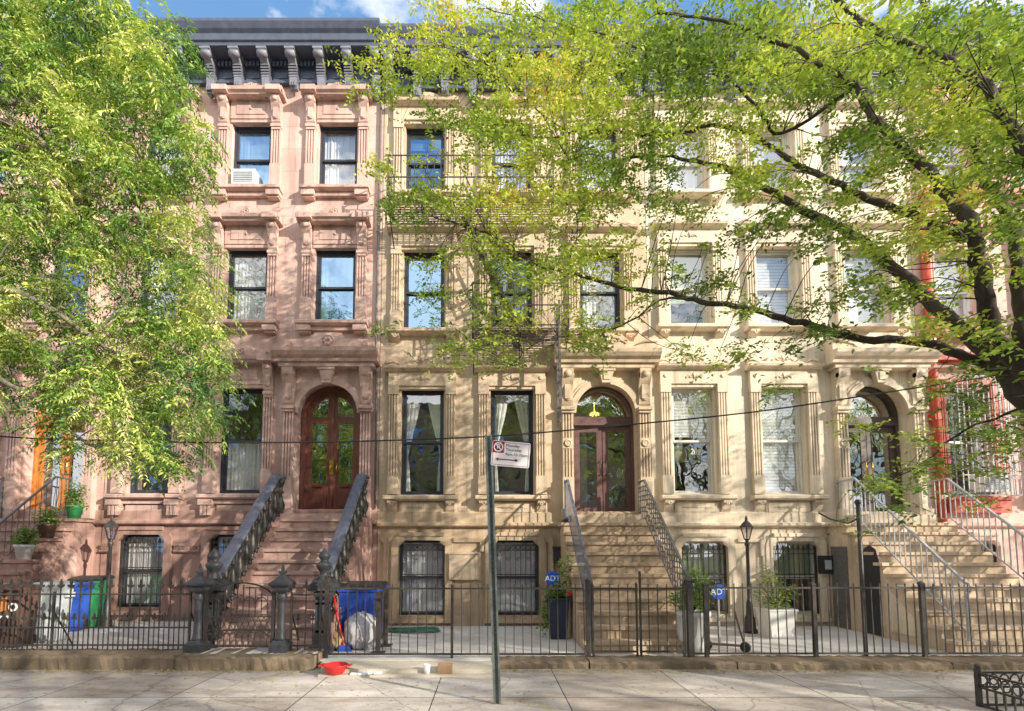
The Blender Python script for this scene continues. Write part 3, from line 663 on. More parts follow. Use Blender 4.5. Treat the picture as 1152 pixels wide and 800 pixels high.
# ------------------------------------------------------------------ whole house
def build_house(x0, label, st, group='row of terraced townhouses'):
    W = 6.2; ht = st['top']
    root = thing('townhouse', label, 'townhouse', (x0, 0, 0), group)
    holes = []; XC = [.98, 3.03, 5.1]; fl = st['floors']
    for lv, (z0, z1), w in (('par', fl[0], .98), ('two', fl[1], .96), ('three', fl[2], .93)):
        for i, x in enumerate(XC):
            if lv == 'par' and i == 2: continue
            holes.append((x-w/2, x+w/2, z0, z1, lv, i, w))
    bz = st['base']; bx = st['basex']
    for x in bx: holes.append((x-.52, x+.52, bz[0], bz[1], 'base', 0, 1.04))
    zf = st.get('zf', 2.45); dx = st.get('doorx', 5.15)
    holes.append((dx-.72, dx+.72, zf, 5.5, 'door', 0, 1.44))
    mb = MB(); facade(mb, W-.012, ht-.5, holes, .4)
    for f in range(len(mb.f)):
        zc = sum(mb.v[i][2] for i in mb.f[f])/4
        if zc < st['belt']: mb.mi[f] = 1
    a, b = .004, W-.016
    mb.cm = 2
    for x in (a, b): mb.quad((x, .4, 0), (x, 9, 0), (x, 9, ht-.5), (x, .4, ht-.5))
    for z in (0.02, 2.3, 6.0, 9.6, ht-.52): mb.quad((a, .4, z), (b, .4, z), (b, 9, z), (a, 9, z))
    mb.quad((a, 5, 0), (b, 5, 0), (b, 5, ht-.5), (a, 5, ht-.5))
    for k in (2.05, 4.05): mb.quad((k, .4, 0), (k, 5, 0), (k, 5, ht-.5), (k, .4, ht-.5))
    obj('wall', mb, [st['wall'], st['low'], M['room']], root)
    mb = MB(); mb.box(0, W-.012, .03, 9, ht-.5, ht-.02); obj('roof', mb, M['cornice'], root)
    mb = MB(); zb = st['belt']
    x1 = dx-1.1 if st.get('beltcut') else W-.014
    mould(mb, 0, x1, [(-.002, zb-.02), (-.1, zb), (-.12, zb+.02), (-.12, zb+.07), (-.06, zb+.1), (-.06, zb+.3), (-.002, zb+.34)])
    obj('belt_course', mb, st['low'], root)
    cornice(root, .0, W-.014, ht, st)
    for h in holes:
        if h[4] in ('par', 'two', 'three'):
            window(root, (h[0]+h[1])/2, h[2], h[3], h[6], st, h[4], st['in'].get((h[4], h[5]), {'in': 'sheer'}))
    for i, x in enumerate(bx): base_window(root, x, bz[0], bz[1], 1.04, st, st['gstyle'], st.get('basein', 'sheer'))
    doorway(root, dx, st, zf, st['kind'])
    return root
ST_B = dict(kind='console', trim=M['browntrim'], wall=M['brown'], low=M['brownlow'], frame=M['frame_d'], frame_base=M['frame_d'], floors=[(2.95,5.40), (6.95,8.75), (10.2,11.87)], base=(.40,2.02), basex=[.92, 2.95], belt=2.25, top=13.86, gstyle='spear', doorx=5.04, hoodz=5.95, zf=2.47,
    **{'in': {('par',0): {}, ('par',1): {'in': 'half'}, ('two',1): {'in': 'sheer'}, ('two',2): {'in': 'sides', 'glass': 'glass_b'}, ('three',1): {'in': 'sheer', 'glass': 'glass_b'}, ('three',2): {'in': 'sheer'}}})
ST_T = dict(kind='plate', trim=M['tantrim'], wall=M['tan'], low=M['tanlow'], frame=M['frame_d'], frame_base=M['frame_d'], floors=[(2.92,5.37), (6.76,8.70), (10.08,11.82)], base=(.22,1.89), basex=[1.0, 3.1], belt=2.2, top=13.72, gstyle='ring', doorx=5.15,
    **{'in': {('par',0): {'in': 'drapes', 'glass': 'glass'}, ('par',1): {'in': 'drapes'}, ('two',0): {'glass': 'glass_b'}, ('two',1): {}, ('three',0): {'in': 'blindtop', 'glass': 'glass_b', 'to': .75}}})
ST_C = dict(ST_T, trim=M['creamtrim'], wall=M['cream'], low=M['creamtrim'], frame=M['frame_l'], frame_base=M['frame_l'], floors=[(2.93,5.42), (6.86,8.78), (10.08,11.76)], base=(.25,1.87), basex=[1.12, 3.16], top=13.72, gstyle='spear', basein='half',
    **{'in': {('par',0): {'in': 'blindtop', 'to': .55}, ('par',1): {'in': 'blind'}, ('two',0): {'in': 'shade'}, ('two',1): {'in': 'blind'}, ('two',2): {'in': 'blind'}, ('three',2): {'in': 'blind'}, ('three',1): {'in': 'sheer'}}})
ST_R = dict(ST_T, trim=M['pink'], wall=M['pink'], low=M['pink'], frame=M['frame_w'], frame_base=M['frame_w'], gstyle='spear', top=13.7, **{'in': {('par',0): {}}})
house_l = build_house(-14.9, 'brownstone house at the left edge with the orange wooden door, mostly behind foliage', dict(ST_B))
house_b = build_house(-8.7, 'pinkish brownstone house with dark mahogany arched double door and heavy slate iron stair rails', ST_B)
house_t = build_house(-2.5, 'tan house with fire escape balconies and plum double glass door under a half-round transom', ST_T)
house_c = build_house(3.7, 'cream house with blinds in pale frames, steep stairs and pale thin iron stair railings', ST_C)
house_r = build_house(9.9, 'pale pink house with red painted trim and white window cage at the right edge', ST_R)
NST, TR, YT, ZT = 11, .235, -.62, 2.28
# brown house
doors_arched(house_b, 5.04, 2.47, M['door_r'], M['glass_d'])
sb = stoop(house_b, 4.18, 5.90, ZT+.06, NST, YT, TR, M['browntrim'])
mb = MB(); mb.box(4.2, 5.88, -.5, .4, ZT+.07, 2.46); obj('threshold', mb, M['browntrim'], sb)
for x in (4.13, 5.96):
    heavy_rail(sb, x, YT, TR, NST, ZT+.06)
    newel(sb, x, YT-TR*(NST-2)-.16, 1.7)
    mb = MB(); r_ = (ZT+.06)/NST; prof = [(-.01, .0), (-.01, ZT+.09)]
    for i in range(NST-1): prof += [(YT-TR*i-.06, ZT+.09-r_*i), (YT-TR*i-.06, ZT+.09-r_*(i+1))]
    prof += [(YT-TR*(NST-2)-.06, 0)]
    mb.prism(prof, 'yz', x-.13, x+.13); obj('cheek_wall', mb, M['brownlow'], sb)
for a, b in ((.0, .22), (1.66, 2.24)):
    mb = MB(); mb.box(a+.01, b, -.06, -.003, 1.62, 1.82); mb.box(a+.01, b, -.085, -.061, 1.64, 1.68); mb.box(a+.01, b, -.085, -.061, 1.76, 1.80)
    for x in ([a+.11] if b < 1 else [1.78, 1.95, 2.12]): rosette(mb, x, -.06, 1.72, .06)
    obj('rosette_band', mb, M['brownlow'], house_b)
    mb = MB(); mb.box(a+.01, b+.03, -.07, -.003, .86, 1.06)
    for k in range(int((b-a)/.05)): mb.box(a+.02+k*.05, a+.05+k*.05, -.09, -.069, .87, 1.05)
    obj('ribbed_band', mb, M['brownlow'], house_b)
    obj('base_panel', MB().box(a+.01, b, -.05, -.003, .0, .42), M['brownlow'], house_b)
# left house
sl = stoop(house_l, 4.0, 6.08, ZT+.06, NST, YT, TR, M['brownlow'])
doors_glass(house_l, 5.04, 2.47, M['door_o'], M['glass_d'], lamp=False)
iron_rail(sl, 5.62, YT, TR, NST, ZT+.06, M['irons'], .9); iron_rail(sl, 4.1, YT, TR, NST, ZT+.06, M['irons'], .9)
mb = MB(); mb.prism([(-.5, .35), (-.5, 1.55), (-.58, 1.68), (-.7, 1.72), (-.82, 1.68), (-.9, 1.55), (-.9, .35)], 'yz', 6.051, 6.075)
mb.prism([(-.56, .38), (-.56, 1.52), (-.62, 1.61), (-.7, 1.64), (-.78, 1.61), (-.84, 1.52), (-.84, .38)], 'yz', 6.076, 6.09); obj('niche_moulding', mb, M['browntrim'], sl)
# tan house
doors_glass(house_t, 5.15, 2.45, M['door_p'], M['glass_d'])
stn = stoop(house_t, 4.06, 6.02, ZT-.03, NST, YT, TR, M['tanlow'])
mb = MB(); mb.box(4.3, 6.0, -.45, .4, ZT-.02, 2.44); obj('threshold', mb, M['tantrim'], stn)
iron_rail(stn, 4.19, YT, TR, NST, ZT-.03, M['ironb'], .92, 'plain'); iron_rail(stn, 5.83, YT, TR, NST, ZT-.03, M['irons'], .92, 'scroll')
mb = MB(); mb.box(1.62, 2.28, -.13, -.003, 1.02, 1.62); mb.box(1.6, 2.3, -.15, -.131, 1.58, 1.63); obj('meter_box', mb, M['tantrim'], house_t)
for x in (.2, 3.88): obj('base_panel', MB().box(x-.06, x+.06, -.05, -.003, .3, 1.85).box(x-.12, x+.06, -.05, -.003, 1.85, 1.95), M['tanlow'], house_t)
obj('base_panel', MB().box(1.7, 2.4, -.05, -.003, 1.85, 1.95).box(2.3, 2.4, -.05, -.003, 1.64, 1.85), M['tanlow'], house_t); pieces('base_panel', [(1.66, 2.42, -.05, -.003, .0, .22)], M['tanlow'], house_t)
mb = MB(); mb.box(3.93, 4.08, -.17, -.003, 1.42, 1.72); mb.box(3.915, 4.095, -.19, -.003, 1.721, 1.75); mb.tube([(4.0, -.09, 1.42), (4.0, -.09, 1.37)], .05, 8); obj('wall_lamp', mb, M['plblack'], house_t)
def fire_escape():
    fe = obj('fire_escape', MB().box(.31, .35, -.9, -.004, 9.24, 9.28), M['iron'], house_t)
    for a, b, z, hgt in ((.3, 3.9, 9.28, 1.0), (2.15, 4.2, 6.4, .98)):
        mb = MB()
        for i in range(12): y = -.92+i*.08; mb.box(a, b, y, y+.022, z-.02, z-.005)
        for x in (a, (a+b)/2, b): mb.box(x-.02, x+.02, -.92, -.004, z-.07, z-.031); mb.bar((x, -.85, z-.06), (x, -.01, z-.7), .025)
        obj('platform', mb, M['iron'], fe)
        mb = MB()
        for zz in (z+hgt, z+.5, z+.06): mb.bar((a, -.92, zz), (b, -.92, zz), .022); mb.bar((a, -.92, zz), (a, 0, zz), .022); mb.bar((b, -.92, zz), (b, 0, zz), .022)
        n = int((b-a)/.14)
        for i in range(n+1): x = a+(b-a)*i/n; mb.bar((x, -.92, z), (x, -.92, z+hgt), .03 if i in (0, n) else .014)
        for y in (-.6, -.3): mb.bar((a, y, z), (a, y, z+hgt), .014); mb.bar((b, y, z), (b, y, z+hgt), .014)
        mb.bar((a, -.92, z+hgt), (a-.0, -.7, z+.06), .016)
        obj('railing', mb, M['iron'], fe)
    mb = MB()
    for y in (-.75, -.35):
        mb.bar((1.88, y, 9.26), (3.18, y, 6.42), .05, .03); mb.bar((1.9, y, 10.1), (3.18, y, 7.3), .025)
        for t in (.1, .5, .9): mb.bar((1.88+1.3*t, y, 9.26-2.84*t), (1.88+1.3*t, y, 10.08-2.8*t), .014)
    for i in range(1, 11): t = i/11; mb.box(1.8+1.3*t, 1.98+1.3*t, -.75, -.35, 9.25-2.84*t, 9.27-2.84*t)
    obj('stair', mb, M['iron'], fe)
    mb = MB(); mb.bar((4.0, -.93, 4.35), (4.0, -.93, 7.0), .045); mb.bar((4.0, -.6, 4.35), (4.0, -.6, 7.0), .045)
    for i in range(9): mb.bar((4.0, -.93, 4.45+.28*i), (4.0, -.6, 4.45+.28*i), .02)
    obj('drop_ladder', mb, M['irons'], fe)
fire_escape()
# cream house
doors_glass(house_c, 5.13, 2.45, M['door_b'], M['glass_d'], lamp=False)
sc_ = stoop(house_c, 3.87, 6.3, ZT-.03, NST, YT, TR, M['tantrim'])
mb = MB(); mb.box(4.2, 6.0, -.45, .4, ZT-.02, 2.44); obj('threshold', mb, M['creamtrim'], sc_)
iron_rail(sc_, 4.14, YT, TR, NST, ZT-.03, M['irong'], .95, 'plain', ext=.55, w=.016); iron_rail(sc_, 6.12, YT, TR, NST, ZT-.03, M['irong'], .95, 'plain', ext=.55, w=.016)
mb = MB(); mb.prism([(-1.02, .02), (-1.02, 1.5), (-1.1, 1.7), (-1.25, 1.78), (-1.4, 1.7), (-1.48, 1.5), (-1.48, .02)], 'yz', 3.885, 3.897); obj('stoop_opening_shade', mb, M['plblack'], sc_)  # flat black arch stands in for the dark opening under the stairs
mb = MB(); mb.prism([(-.12, .02), (-.12, 1.75), (-.62, 1.75), (-.62, .02)], 'yz', 3.88, 3.896); obj('stoop_panel', mb, M['irons'], sc_)
mb = MB(); mb.prism([(-1.7, .15), (-1.7, .95), (-2.25, .45), (-2.25, .15)], 'yz', 3.87, 3.898); obj('cheek_panel', mb, M['creamtrim'], sc_)
mb = MB(); mb.box(3.66, 3.86, -.2, -.004, 1.15, 1.55); mb.cm = 1; mb.box(3.69, 3.83, -.212, -.2, 1.25, 1.45); obj('intercom_box', mb, [M['plblack'], M['plgrey']], house_c)
obj('base_panel', MB().box(1.88, 2.5, -.05, -.003, 1.85, 1.93).box(2.36, 2.5, -.05, -.003, 1.54, 1.85).box(2.42, 2.56, -.05, -.003, .3, 1.55), M['creamtrim'], house_c); pieces('base_panel', [(1.74, 2.4, -.04, -.003, .0, .24)], M['creamtrim'], house_c)
wn = [o for o in house_c.children if o.name.startswith('window') and abs(o.location.x-.98) < .01 and o.location.z < 4][0]
mb = MB(); mb.lathe([(.26, 0), (.22, .34), (.2, .34), (.2, .33)], (-.2, .62, .85), 16); mb.tube([(-.2, .62, .2), (-.2, .62, .86)], .02, 6); obj('table_lamp', mb, M['lampshade'], wn)
nt_ = text('house_number', '2017', .19, M['white'], wn, (.0, .215, 1.02), (PI/2, .12, 0), .002, 'LEFT', .78)
# red house
pieces('red_trim', [(a, b, -.135, -.11, z0, z1) for a, b, z0, z1 in ((.36, 1.6, 5.42, 5.56), (.36, .47, 2.95, 5.418), (1.49, 1.6, 2.95, 5.418))]+[(.3, 1.66, -.24, -.1, 2.5, 2.78), (.25, 1.7, -.28, -.1, 2.781, 2.84), (.05, 1.9, -.28, -.02, 5.95, 6.1)], M['red'], house_r)
for z in (6.76, 10.08):
    for x in (.98, 3.03): pieces('red_trim', [(x-.8, x+.8, -.26, -.225, z-.2, z-.02), (x-.85, x+.85, -.30, -.262, z+2.3, z+2.42)], M['red'], house_r)
for sx in (.27, 1.69): pieces('red_trim', [(sx+k-.014, sx+k+.014, -.125, -.095, 3.4, 5.2) for k in (-.06, 0, .06)], M['red'], house_r)
mb = MB(); mb.tube([(.42-.2, -.12, 2.3), (.22, -.12, 9)], .085, 10); mb.box(.12, .32, -.22, -.02, 6.1, 6.4); mb.box(.13, .31, -.21, -.02, 4.6, 4.75); obj('downpipe', mb, M['red'], house_r)
mb = MB(); X0, X1, Y0 = .38, 1.62, -.5
for z in (2.86, 3.3, 3.75, 5.5): mb.bar((X0, Y0, z), (X1, Y0, z), .02); mb.bar((X0, Y0, z), (X0, -.1, z), .02); mb.bar((X1, Y0, z), (X1, -.1, z), .02)
for i in range(12):
    x = X0+(X1-X0)*i/11; mb.bar((x, Y0, 2.86), (x, Y0, 5.5), .016)
    if i < 11: mb.tube([(x+.056+.045*math.cos(a*PI/4), Y0, 3.52+.1*math.sin(a*PI/4)) for a in range(9)], .008, 4, False)
for y in (-.2, -.35): mb.bar((X0, y, 2.86), (X0, y, 5.5), .016); mb.bar((X1, y, 2.86), (X1, y, 5.5), .016)
obj('window_cage', mb, M['irong'], house_r)
# drain pipe between brown and tan houses
mb = MB(); mb.tube([(6.14, -.05, 2.6), (6.13, -.05, 5.6), (6.10, -.05, 6.6), (6.13, -.05, 12.7)], .028, 6); obj('drainpipe', mb, M['irons'], house_b)
# ------------------------------------------------------------------ things in the windows
def ac(label, loc, w=.55, h=.36):
    t = thing('air_conditioner', label, 'air conditioner', loc)
    mb = MB(); mb.box(-w/2, w/2, -.2, .12, 0, h); obj('casing', mb, M['white'], t)
    mb = MB()
    for i in range(6): mb.box(-w/2+.05, w/2-.05, -.215, -.201, .05+i*.045, .075+i*.045)
    obj('vent', mb, M['plgrey'], t)
ac('white air conditioner sitting in a top floor window of the brownstone beside the tree', (-5.78, .1, 10.26))
ac('white air conditioner inside the white window cage of the pink house', (11.1, -.2, 2.95), .6, .42)
# ------------------------------------------------------------------ ground
def struct(name, mb, m): return tag(obj(name, mb, m), kind='structure')
def grid_plane(mb, x0, x1, y0, y1, z): mb.quad((x0, y0, z), (x1, y0, z), (x1, y1, z), (x0, y1, z))
mb = MB(); grid_plane(mb, -400, 400, -400, 400, -.34); struct('ground', mb, M['soil'])
mb = MB(); mb.box(-60, 60, -7.4, -3.4, -.33, -.09); struct('sidewalk', mb, M['walk'])
mb = MB(); grid_plane(mb, -60, 60, -17.4, -7.4, -.27); struct('road', mb, M['road'])
mb = MB(); mb.box(-60, 60, -22, -17.4, -.33, -.12); struct('far_sidewalk', mb, M['walk'])
mb = MB(); mb.box(-60, -2.62, -3.42, .02, -.3, .1); mb.box(-2.61, 60, -3.42, .02, -.3, -.0); struct('areaway_paving', mb, M['conc'])
def kerb(x0, x1, y0, y1, zt, n, amp=.022):
    mb = MB(); rows = [(y1, -.2), (y1, zt-.02), (y1-.02, zt), (y0+.03, zt), (y0, zt-.035), (y0-.01, -.2)]
    vs = []; nx = int((x1-x0)/.08)+2
    for i in range(nx):
        x = x0+(x1-x0)*i/(nx-1)
        for y, z in rows: vs.append((x, y+random.uniform(-amp, amp), z+random.uniform(-amp, amp)*.5))
    k = len(rows); mb.add(vs, [(i*k+j, (i+1)*k+j, (i+1)*k+j+1, i*k+j+1) for i in range(nx-1) for j in range(k-1)]); mb.add([vs[j] for j in range(k)], [tuple(range(k))]); mb.add([vs[-k+j] for j in range(k)], [tuple(range(k))])
    return mb
def kt(label, x0, x1, y0, y1, zt, m=None): return tag(obj('kerb_stone', kerb(x0, x1, y0, y1, zt, 1), m or M['kerbs']), label, 'kerb stone', 'kerb stones under the railings')
kt('long low stone kerb under the fleur-de-lis fence at the left', -14, -4.68, -3.66, -3.10, .112); kt('stone kerb below the arched iron gate of the brownstone', -4.66, -2.6, -3.7, -3.02, .10)
kt('dark short kerb stone right of the no-parking sign pole', .08, 1.5, -3.62, -3.2, .018); kt('dark kerb stone under the plain double gate', 1.52, 3.7, -3.64, -3.18, .018)
kt('long rough kerb stone under the fence of the cream house', 3.72, 6.9, -3.68, -3.16, .018); kt('worn pale kerb stone at the foot of the cream stairs', 6.92, 12, -3.68, -3.16, .018)
mb = MB(); mb.prism([(-2.58, -3.42), (.06, -3.42), (.05, -3.98), (-2.4, -3.98)], 'xy', -.2, -.008); mb.box(-2.4, .05, -4.1, -3.981, -.2, -.06); struct('entry_slab', mb, M['palecon'])
# ------------------------------------------------------------------ fences
FY = -3.28
def fleur(mb, x, z, y, s=1.0):
    mb.prism([(x-.012*s, z), (x-.045*s, z+.02*s), (x-.05*s, z+.055*s), (x-.03*s, z+.045*s), (x-.016*s, z+.05*s), (x-.02*s, z+.09*s), (x, z+.14*s), (x+.02*s, z+.09*s), (x+.016*s, z+.05*s), (x+.03*s, z+.045*s), (x+.05*s, z+.055*s), (x+.045*s, z+.02*s), (x+.012*s, z)], 'xz', y-.012, y+.012)
def fancy_fence(name, label, x0, x1, z0, y=FY, y2=None):
    t = thing(name, label, 'fence', (x0, y, 0), 'iron fences along the areaways'); w = x1-x0; mb = MB(); n = int(w/.155)
    for i in range(n+1):
        x = w*i/n; mb.bar((x, 0, z0), (x+rng.normal(0, .004), 0, z0+.98), .0145); fleur(mb, x, z0+.96, 0)
        if i < n: xm = x+w/n/2; mb.bar((xm, 0, z0), (xm, 0, z0+.46), .012); fleur(mb, xm, z0+.46, 0, .8)
    for z in (z0+.07, z0+.34, z0+.86): mb.box(-.01, w+.01, -.014, .014, z-.012, z+.012)
    obj('rail_panel', mb, M['iron'], t)
    k = max(1, round(w/2.2))
    for i in range(k+1): mb = MB(); x = w*i/k; mb.bar((x, .01, -.02), (x, .01, z0+.9), .032); mb.bar((x, .01, z0+.6), (x, .45, .08), .018); obj('post', mb, M['iron'], t)
    return t
fancy_fence('iron_fence', 'black iron fence with fleur-de-lis points in front of the brownstone bins', -11.2, -4.72, .13)
fancy_fence('iron_fence', 'short black fleur-de-lis fence between the right gatepost and the corner post', -3.12, -2.66, .12)
def gatepost(x, label, m=M['irond']):
    t = thing('gate_post', label, 'gate post', (x, FY, .1), 'iron gate posts of the brownstone')
    mb = MB(); mb.square([(.135, 0), (.135, .12), (.10, .16), (.09, .18)]); mb.lathe([(.095, .17), (.08, .22), (.068, .3), (.062, .75), (.066, .8), (.09, .84), (.07, .88), (.07, .92)], (0,0,0), 8)
    mb.square([(.085, .92), (.11, .95), (.11, 1.0), (.16, 1.04), (.16, 1.07), (.10, 1.12), (.05, 1.17), (.03, 1.2)]); obj('shaft', mb, m, t)
    mb = MB(); fleur(mb, 0, 1.19, 0, 1.3); mb.prism([(-.02, 1.2), (0, 1.34), (.02, 1.2)], 'yz', -.012, .012); obj('finial', mb, m, t)
gatepost(-4.58, 'sunlit iron gate post with pointed cap left of the arched gate'); gatepost(-3.27, 'dark iron gate post with pointed cap right of the arched gate', M['irond'])
def arched_gate():
    t = thing('garden_gate', 'arched black iron gate with lattice bottom in front of the brownstone stairs', 'gate', (-4.46, FY, .12)); w = 1.06
    mb = MB(); mb.bar((0, 0, 0), (0, 0, .92), .05); mb.bar((w, 0, 0), (w, 0, .92), .05)
    mb.tube([(w/2-w/2*math.cos(PI*i/16), 0, .78+.27*math.sin(PI*i/16)) for i in range(17)], .014, 6)
    for z in (.06, .3, .52): mb.bar((0, 0, z), (w, 0, z), .018)
    obj('gate_frame', mb, M['iron'], t); mb = MB(); n = 11
    for i in range(1, n):
        x = w*i/n; mb.bar((x, 0, .52), (x, 0, .76+.26*math.sin(PI*i/n)), .012)
        if i % 2: mb.tube([(x+w/n*math.cos(PI*a/8), 0, .72+.1*math.sin(PI*a/8)) for a in range(9)], .009, 4)
    for i in range(n):
        x = w*i/n; mb.tube([(x+w/n/2*(1+math.cos(PI*a/6)), 0, .22+.06*math.sin(PI*a/6)) for a in range(7)], .009, 4); mb.bar((x, 0, .06), (x, 0, .22), .009)
        for dx in (-1, 1):
            xa, xb = x+w/n/2, x+w/n/2+dx*w/n*1.0
            if 0 <= xb <= w: mb.bar((xa, 0, .3), (xb, 0, .52), .009)
    obj('lattice', mb, M['iron'], t)
arched_gate()
def plain_fence(name, label, x0, x1, posts, z0=.05, h=1.06, m='iron', cat='fence', grp='iron fences along the areaways', sp=.137):
    t = thing(name, label, cat, (x0, FY, 0), grp); w = x1-x0; mb = MB(); n = round(w/sp)
    for i in range(n+1):
        x = w*i/n; j_ = rng.normal(0, .004, 2); mb.bar((x+j_[0], j_[1], z0+.02), (x-j_[0], 0, z0+h+.07), .0135)
    for z in (z0+.04, z0+h): mb.box(0, w, -.016, .016, z-.014, z+.014)
    obj('rail_panel', mb, M[m], t)
    for x, s, hh in posts: mb = MB(); mb.bar((x-x0, 0, -.01), (x-x0, 0, hh), s); mb.square([(s*.5, 0), (s*.62, .015), (s*.62, .03), (.005, .06)], (x-x0, 0, hh)); obj('post', mb, M[m], t)
    return t
plain_fence('iron_fence', 'plain black bar fence in front of the tan house, behind the sign pole', -2.5, 1.5, [(-2.56, .06, 1.25), (-.58, .042, 1.1), (1.56, .062, 1.18)], .02)
for o in [plain_fence('garden_gate', 'plain bar gate leaf at the left of the tan stairs gateway', 1.62, 2.34, [(1.64, .03, 1.1), (2.33, .03, 1.12)], .06, 1.02, 'iron', 'gate', 'pair of gate leaves at the tan stairs'), plain_fence('garden_gate', 'plain bar gate leaf at the right of the tan stairs gateway', 2.38, 3.09, [(2.39, .03, 1.3), (3.07, .03, 1.1)], .06, 1.02, 'iron', 'gate', 'pair of gate leaves at the tan stairs')]: pass
plain_fence('iron_fence', 'plain black bar fence in front of the cream house planters', 3.2, 6.86, [(3.17, .085, 1.18), (3.42, .058, 1.12), (5.13, .055, 1.12), (6.84, .055, 1.14)], .03)
plain_fence('iron_fence', 'plain bar fence before the cream stairs at the right', 6.9, 12.5, [(8.55, .07, 1.3), (11, .075, 1.14)], .03)
mb = MB(); mb.tube([(0,0,0), (0,0,2.42)], .032, 8); mb.ball((0,0,2.46), .05); mb.tube([(0,0,2.2), (-.1, .1, 2.12), (-.25, .3, 2.2), (-.35, .45, 2.32)], .014, 5)
tag(obj('iron_pole', mb, M['iron'], None, (5.98, FY+.09, 0)), 'tall thin black iron pole rising above the fence left of the cream stairs', 'pole')
# edge-on railing
t = thing('railing_panel', 'short black railing seen end-on beside the blue bin', 'railing', (-1.82, -2.92, 0))
for y in (0, .62): mb = MB(); mb.bar((0, y, 0), (0, y, 1.0), .07); mb.box(-.11, .11, y-.11, y+.11, 0, .02); obj('post', mb, M['iron'], t)
mb = MB()
for z in (.2, .9): mb.bar((0, 0, z), (0, .62, z), .025)
for i in range(1, 5): mb.bar((0, .124*i, .2), (0, .124*i, .98), .016)
obj('rail_panel', mb, M['iron'], t)
# ------------------------------------------------------------------ lamp posts
def lamp(x, y, label):
    t = thing('lamp_post', label, 'lamp post', (x, y, .0), 'pair of black lamp posts')
    mb = MB(); mb.lathe([(.14, 0), (.14, .06), (.11, .1), (.10, .3), (.07, .36), (.06, .6), (.045, .66), (.035, .7), (.032, 1.75), (.05, 1.78), (.05, 1.82), (.03, 1.86), (.05, 1.9)], (0,0,0), 10); obj('column', mb, M['iron'], t)
    mb = MB()
    for i in range(6):
        a = i*PI/3; mb.bar((.055*math.cos(a), .055*math.sin(a), 1.9), (.12*math.cos(a), .12*math.sin(a), 2.14), .014)
    mb.lathe([(.06, 1.89), (.06, 1.91), (.001, 1.91)], (0,0,0), 6); mb.lathe([(.14, 2.14), (.14, 2.16), (.08, 2.24), (.03, 2.28), (.03, 2.33), (.015, 2.38)], (0,0,0), 6, 'z', False); ln = obj('lantern', mb, M['iron'], t)
    mb = MB(); mb.lathe([(.052, 1.91), (.115, 2.139)], (0,0,0), 6, 'z', False); obj('pane', mb, M['glass'], ln)
lamp(-7.78, -.95, 'black lamp post with lantern in front of the left brownstone basement window'); lamp(5.31, -.95, 'black lamp post with lantern in front of the cream house')
# ------------------------------------------------------------------ bins and bits
def bin_(label, loc, w, h, m, lid=M['plblack'], rz=0, sticker=None, lidopen=False, round_=False):
    t = thing('wheelie_bin' if not round_ else 'trash_can', label, 'bin', loc, None, rz); mb = MB(); d = w*1.08
    if round_:
        mb.lathe([(w*.40, 0), (w*.42, .03), (w*.47, h*.5), (w*.475, h*.52), (w*.5, h*.96), (w*.53, h*.97), (w*.53, h), (w*.49, h), (w*.42, .05), (.001, .05)], (0,0,0), 20)
        for i in range(14): a = 2*PI*i/14; mb.bar((w*.42*math.cos(a), w*.42*math.sin(a), .06), (w*.5*math.cos(a), w*.5*math.sin(a), h*.93), .02)
        obj('tub', mb, m, t)
        mb = MB()
        for sx in (-1, 1): mb.box(sx*w*.56-.03, sx*w*.56+.03, -.08, .08, h*.8, h*.88)
        obj('handle', mb, m, t)
    else:
        b = .78; mb.add([(x*w/2*(b if z == 0 else 1), y*d/2*(b if z == 0 else 1), z) for z in (0, h*.93) for x, y in ((-1,-1), (1,-1), (1,1), (-1,1))], [(3,2,1,0), (0,1,5,4), (1,2,6,5), (2,3,7,6), (3,0,4,7)])
        mb.box(-w/2-.02, w/2+.02, -d/2-.02, d/2+.02, h*.88, h*.935)
        for k in (-.2, .2): mb.box(k*w-.015, k*w+.015, -d/2*.95-.012, -d/2*.9, h*.2, h*.85)
        mb.box(-w*.3, w*.3, d/2, d/2+.06, h*.84, h*.87)
        obj('tub', mb, m, t)
        for sx in (-1, 1): mb = MB(); mb.lathe([(.001, -.03), (.1, -.03), (.1, .03), (.001, .03)], (sx*w*.36, d*.36, .1), 12, 'x'); obj('wheel', mb, M['rubber'], t)
    mb = MB()
    if round_: mb.lathe([(w*.54, h), (w*.54, h+.03), (w*.4, h+.07), (.001, h+.08)], (0,0,0), 20)
    else: mb.prism([(-d/2-.04, h*.94), (-d/2-.04, h*.965), (-d*.3, h*1.0), (d*.3, h*1.02), (d/2+.03, h*.98), (d/2+.03, h*.94)], 'yz', -w/2-.03, w/2+.03); mb.box(-w*.2, w*.2, -d/2-.07, -d/2-.038, h*.94, h*.96)
    obj('lid', mb, lid, t)
    if sticker:
        mb = MB(); mb.box(-w*.28, w*.28, -d/2*.93-.018, -d/2*.93-.012, h*.5, h*.54); mb.cm = 1; mb.prism([(-w*.2, h*.58), (w*.2, h*.62), (w*.22, h*.84), (-w*.05, h*.8)], 'xz', -d/2*.95-.02, -d/2*.95-.012)
        mb.cm = 0; mb.archring(w*.4, h*.68, w*.07, w*.12, -d/2-.012, -d/2-.006, 14, 0, 2*PI); obj('sticker', mb, [M['white'], M['orange']], t)
    return t
bin_('brown compost bin with orange and white sticker behind the left fence', (-7.95, -2.8, .1), .58, .98, M['plbrown'], M['plbrown'], .1, True)
bin_('pale grey trash can between the brown bin and the small blue bin', (-7.72, -2.35, .1), .58, .95, M['plgrey'], M['plgrey'], 0, None, False, True)
bin_('narrow blue recycling bin between the grey can and the green bin', (-8.22, -1.25, .1), .42, .92, M['plblue'], M['plblue'], .2)
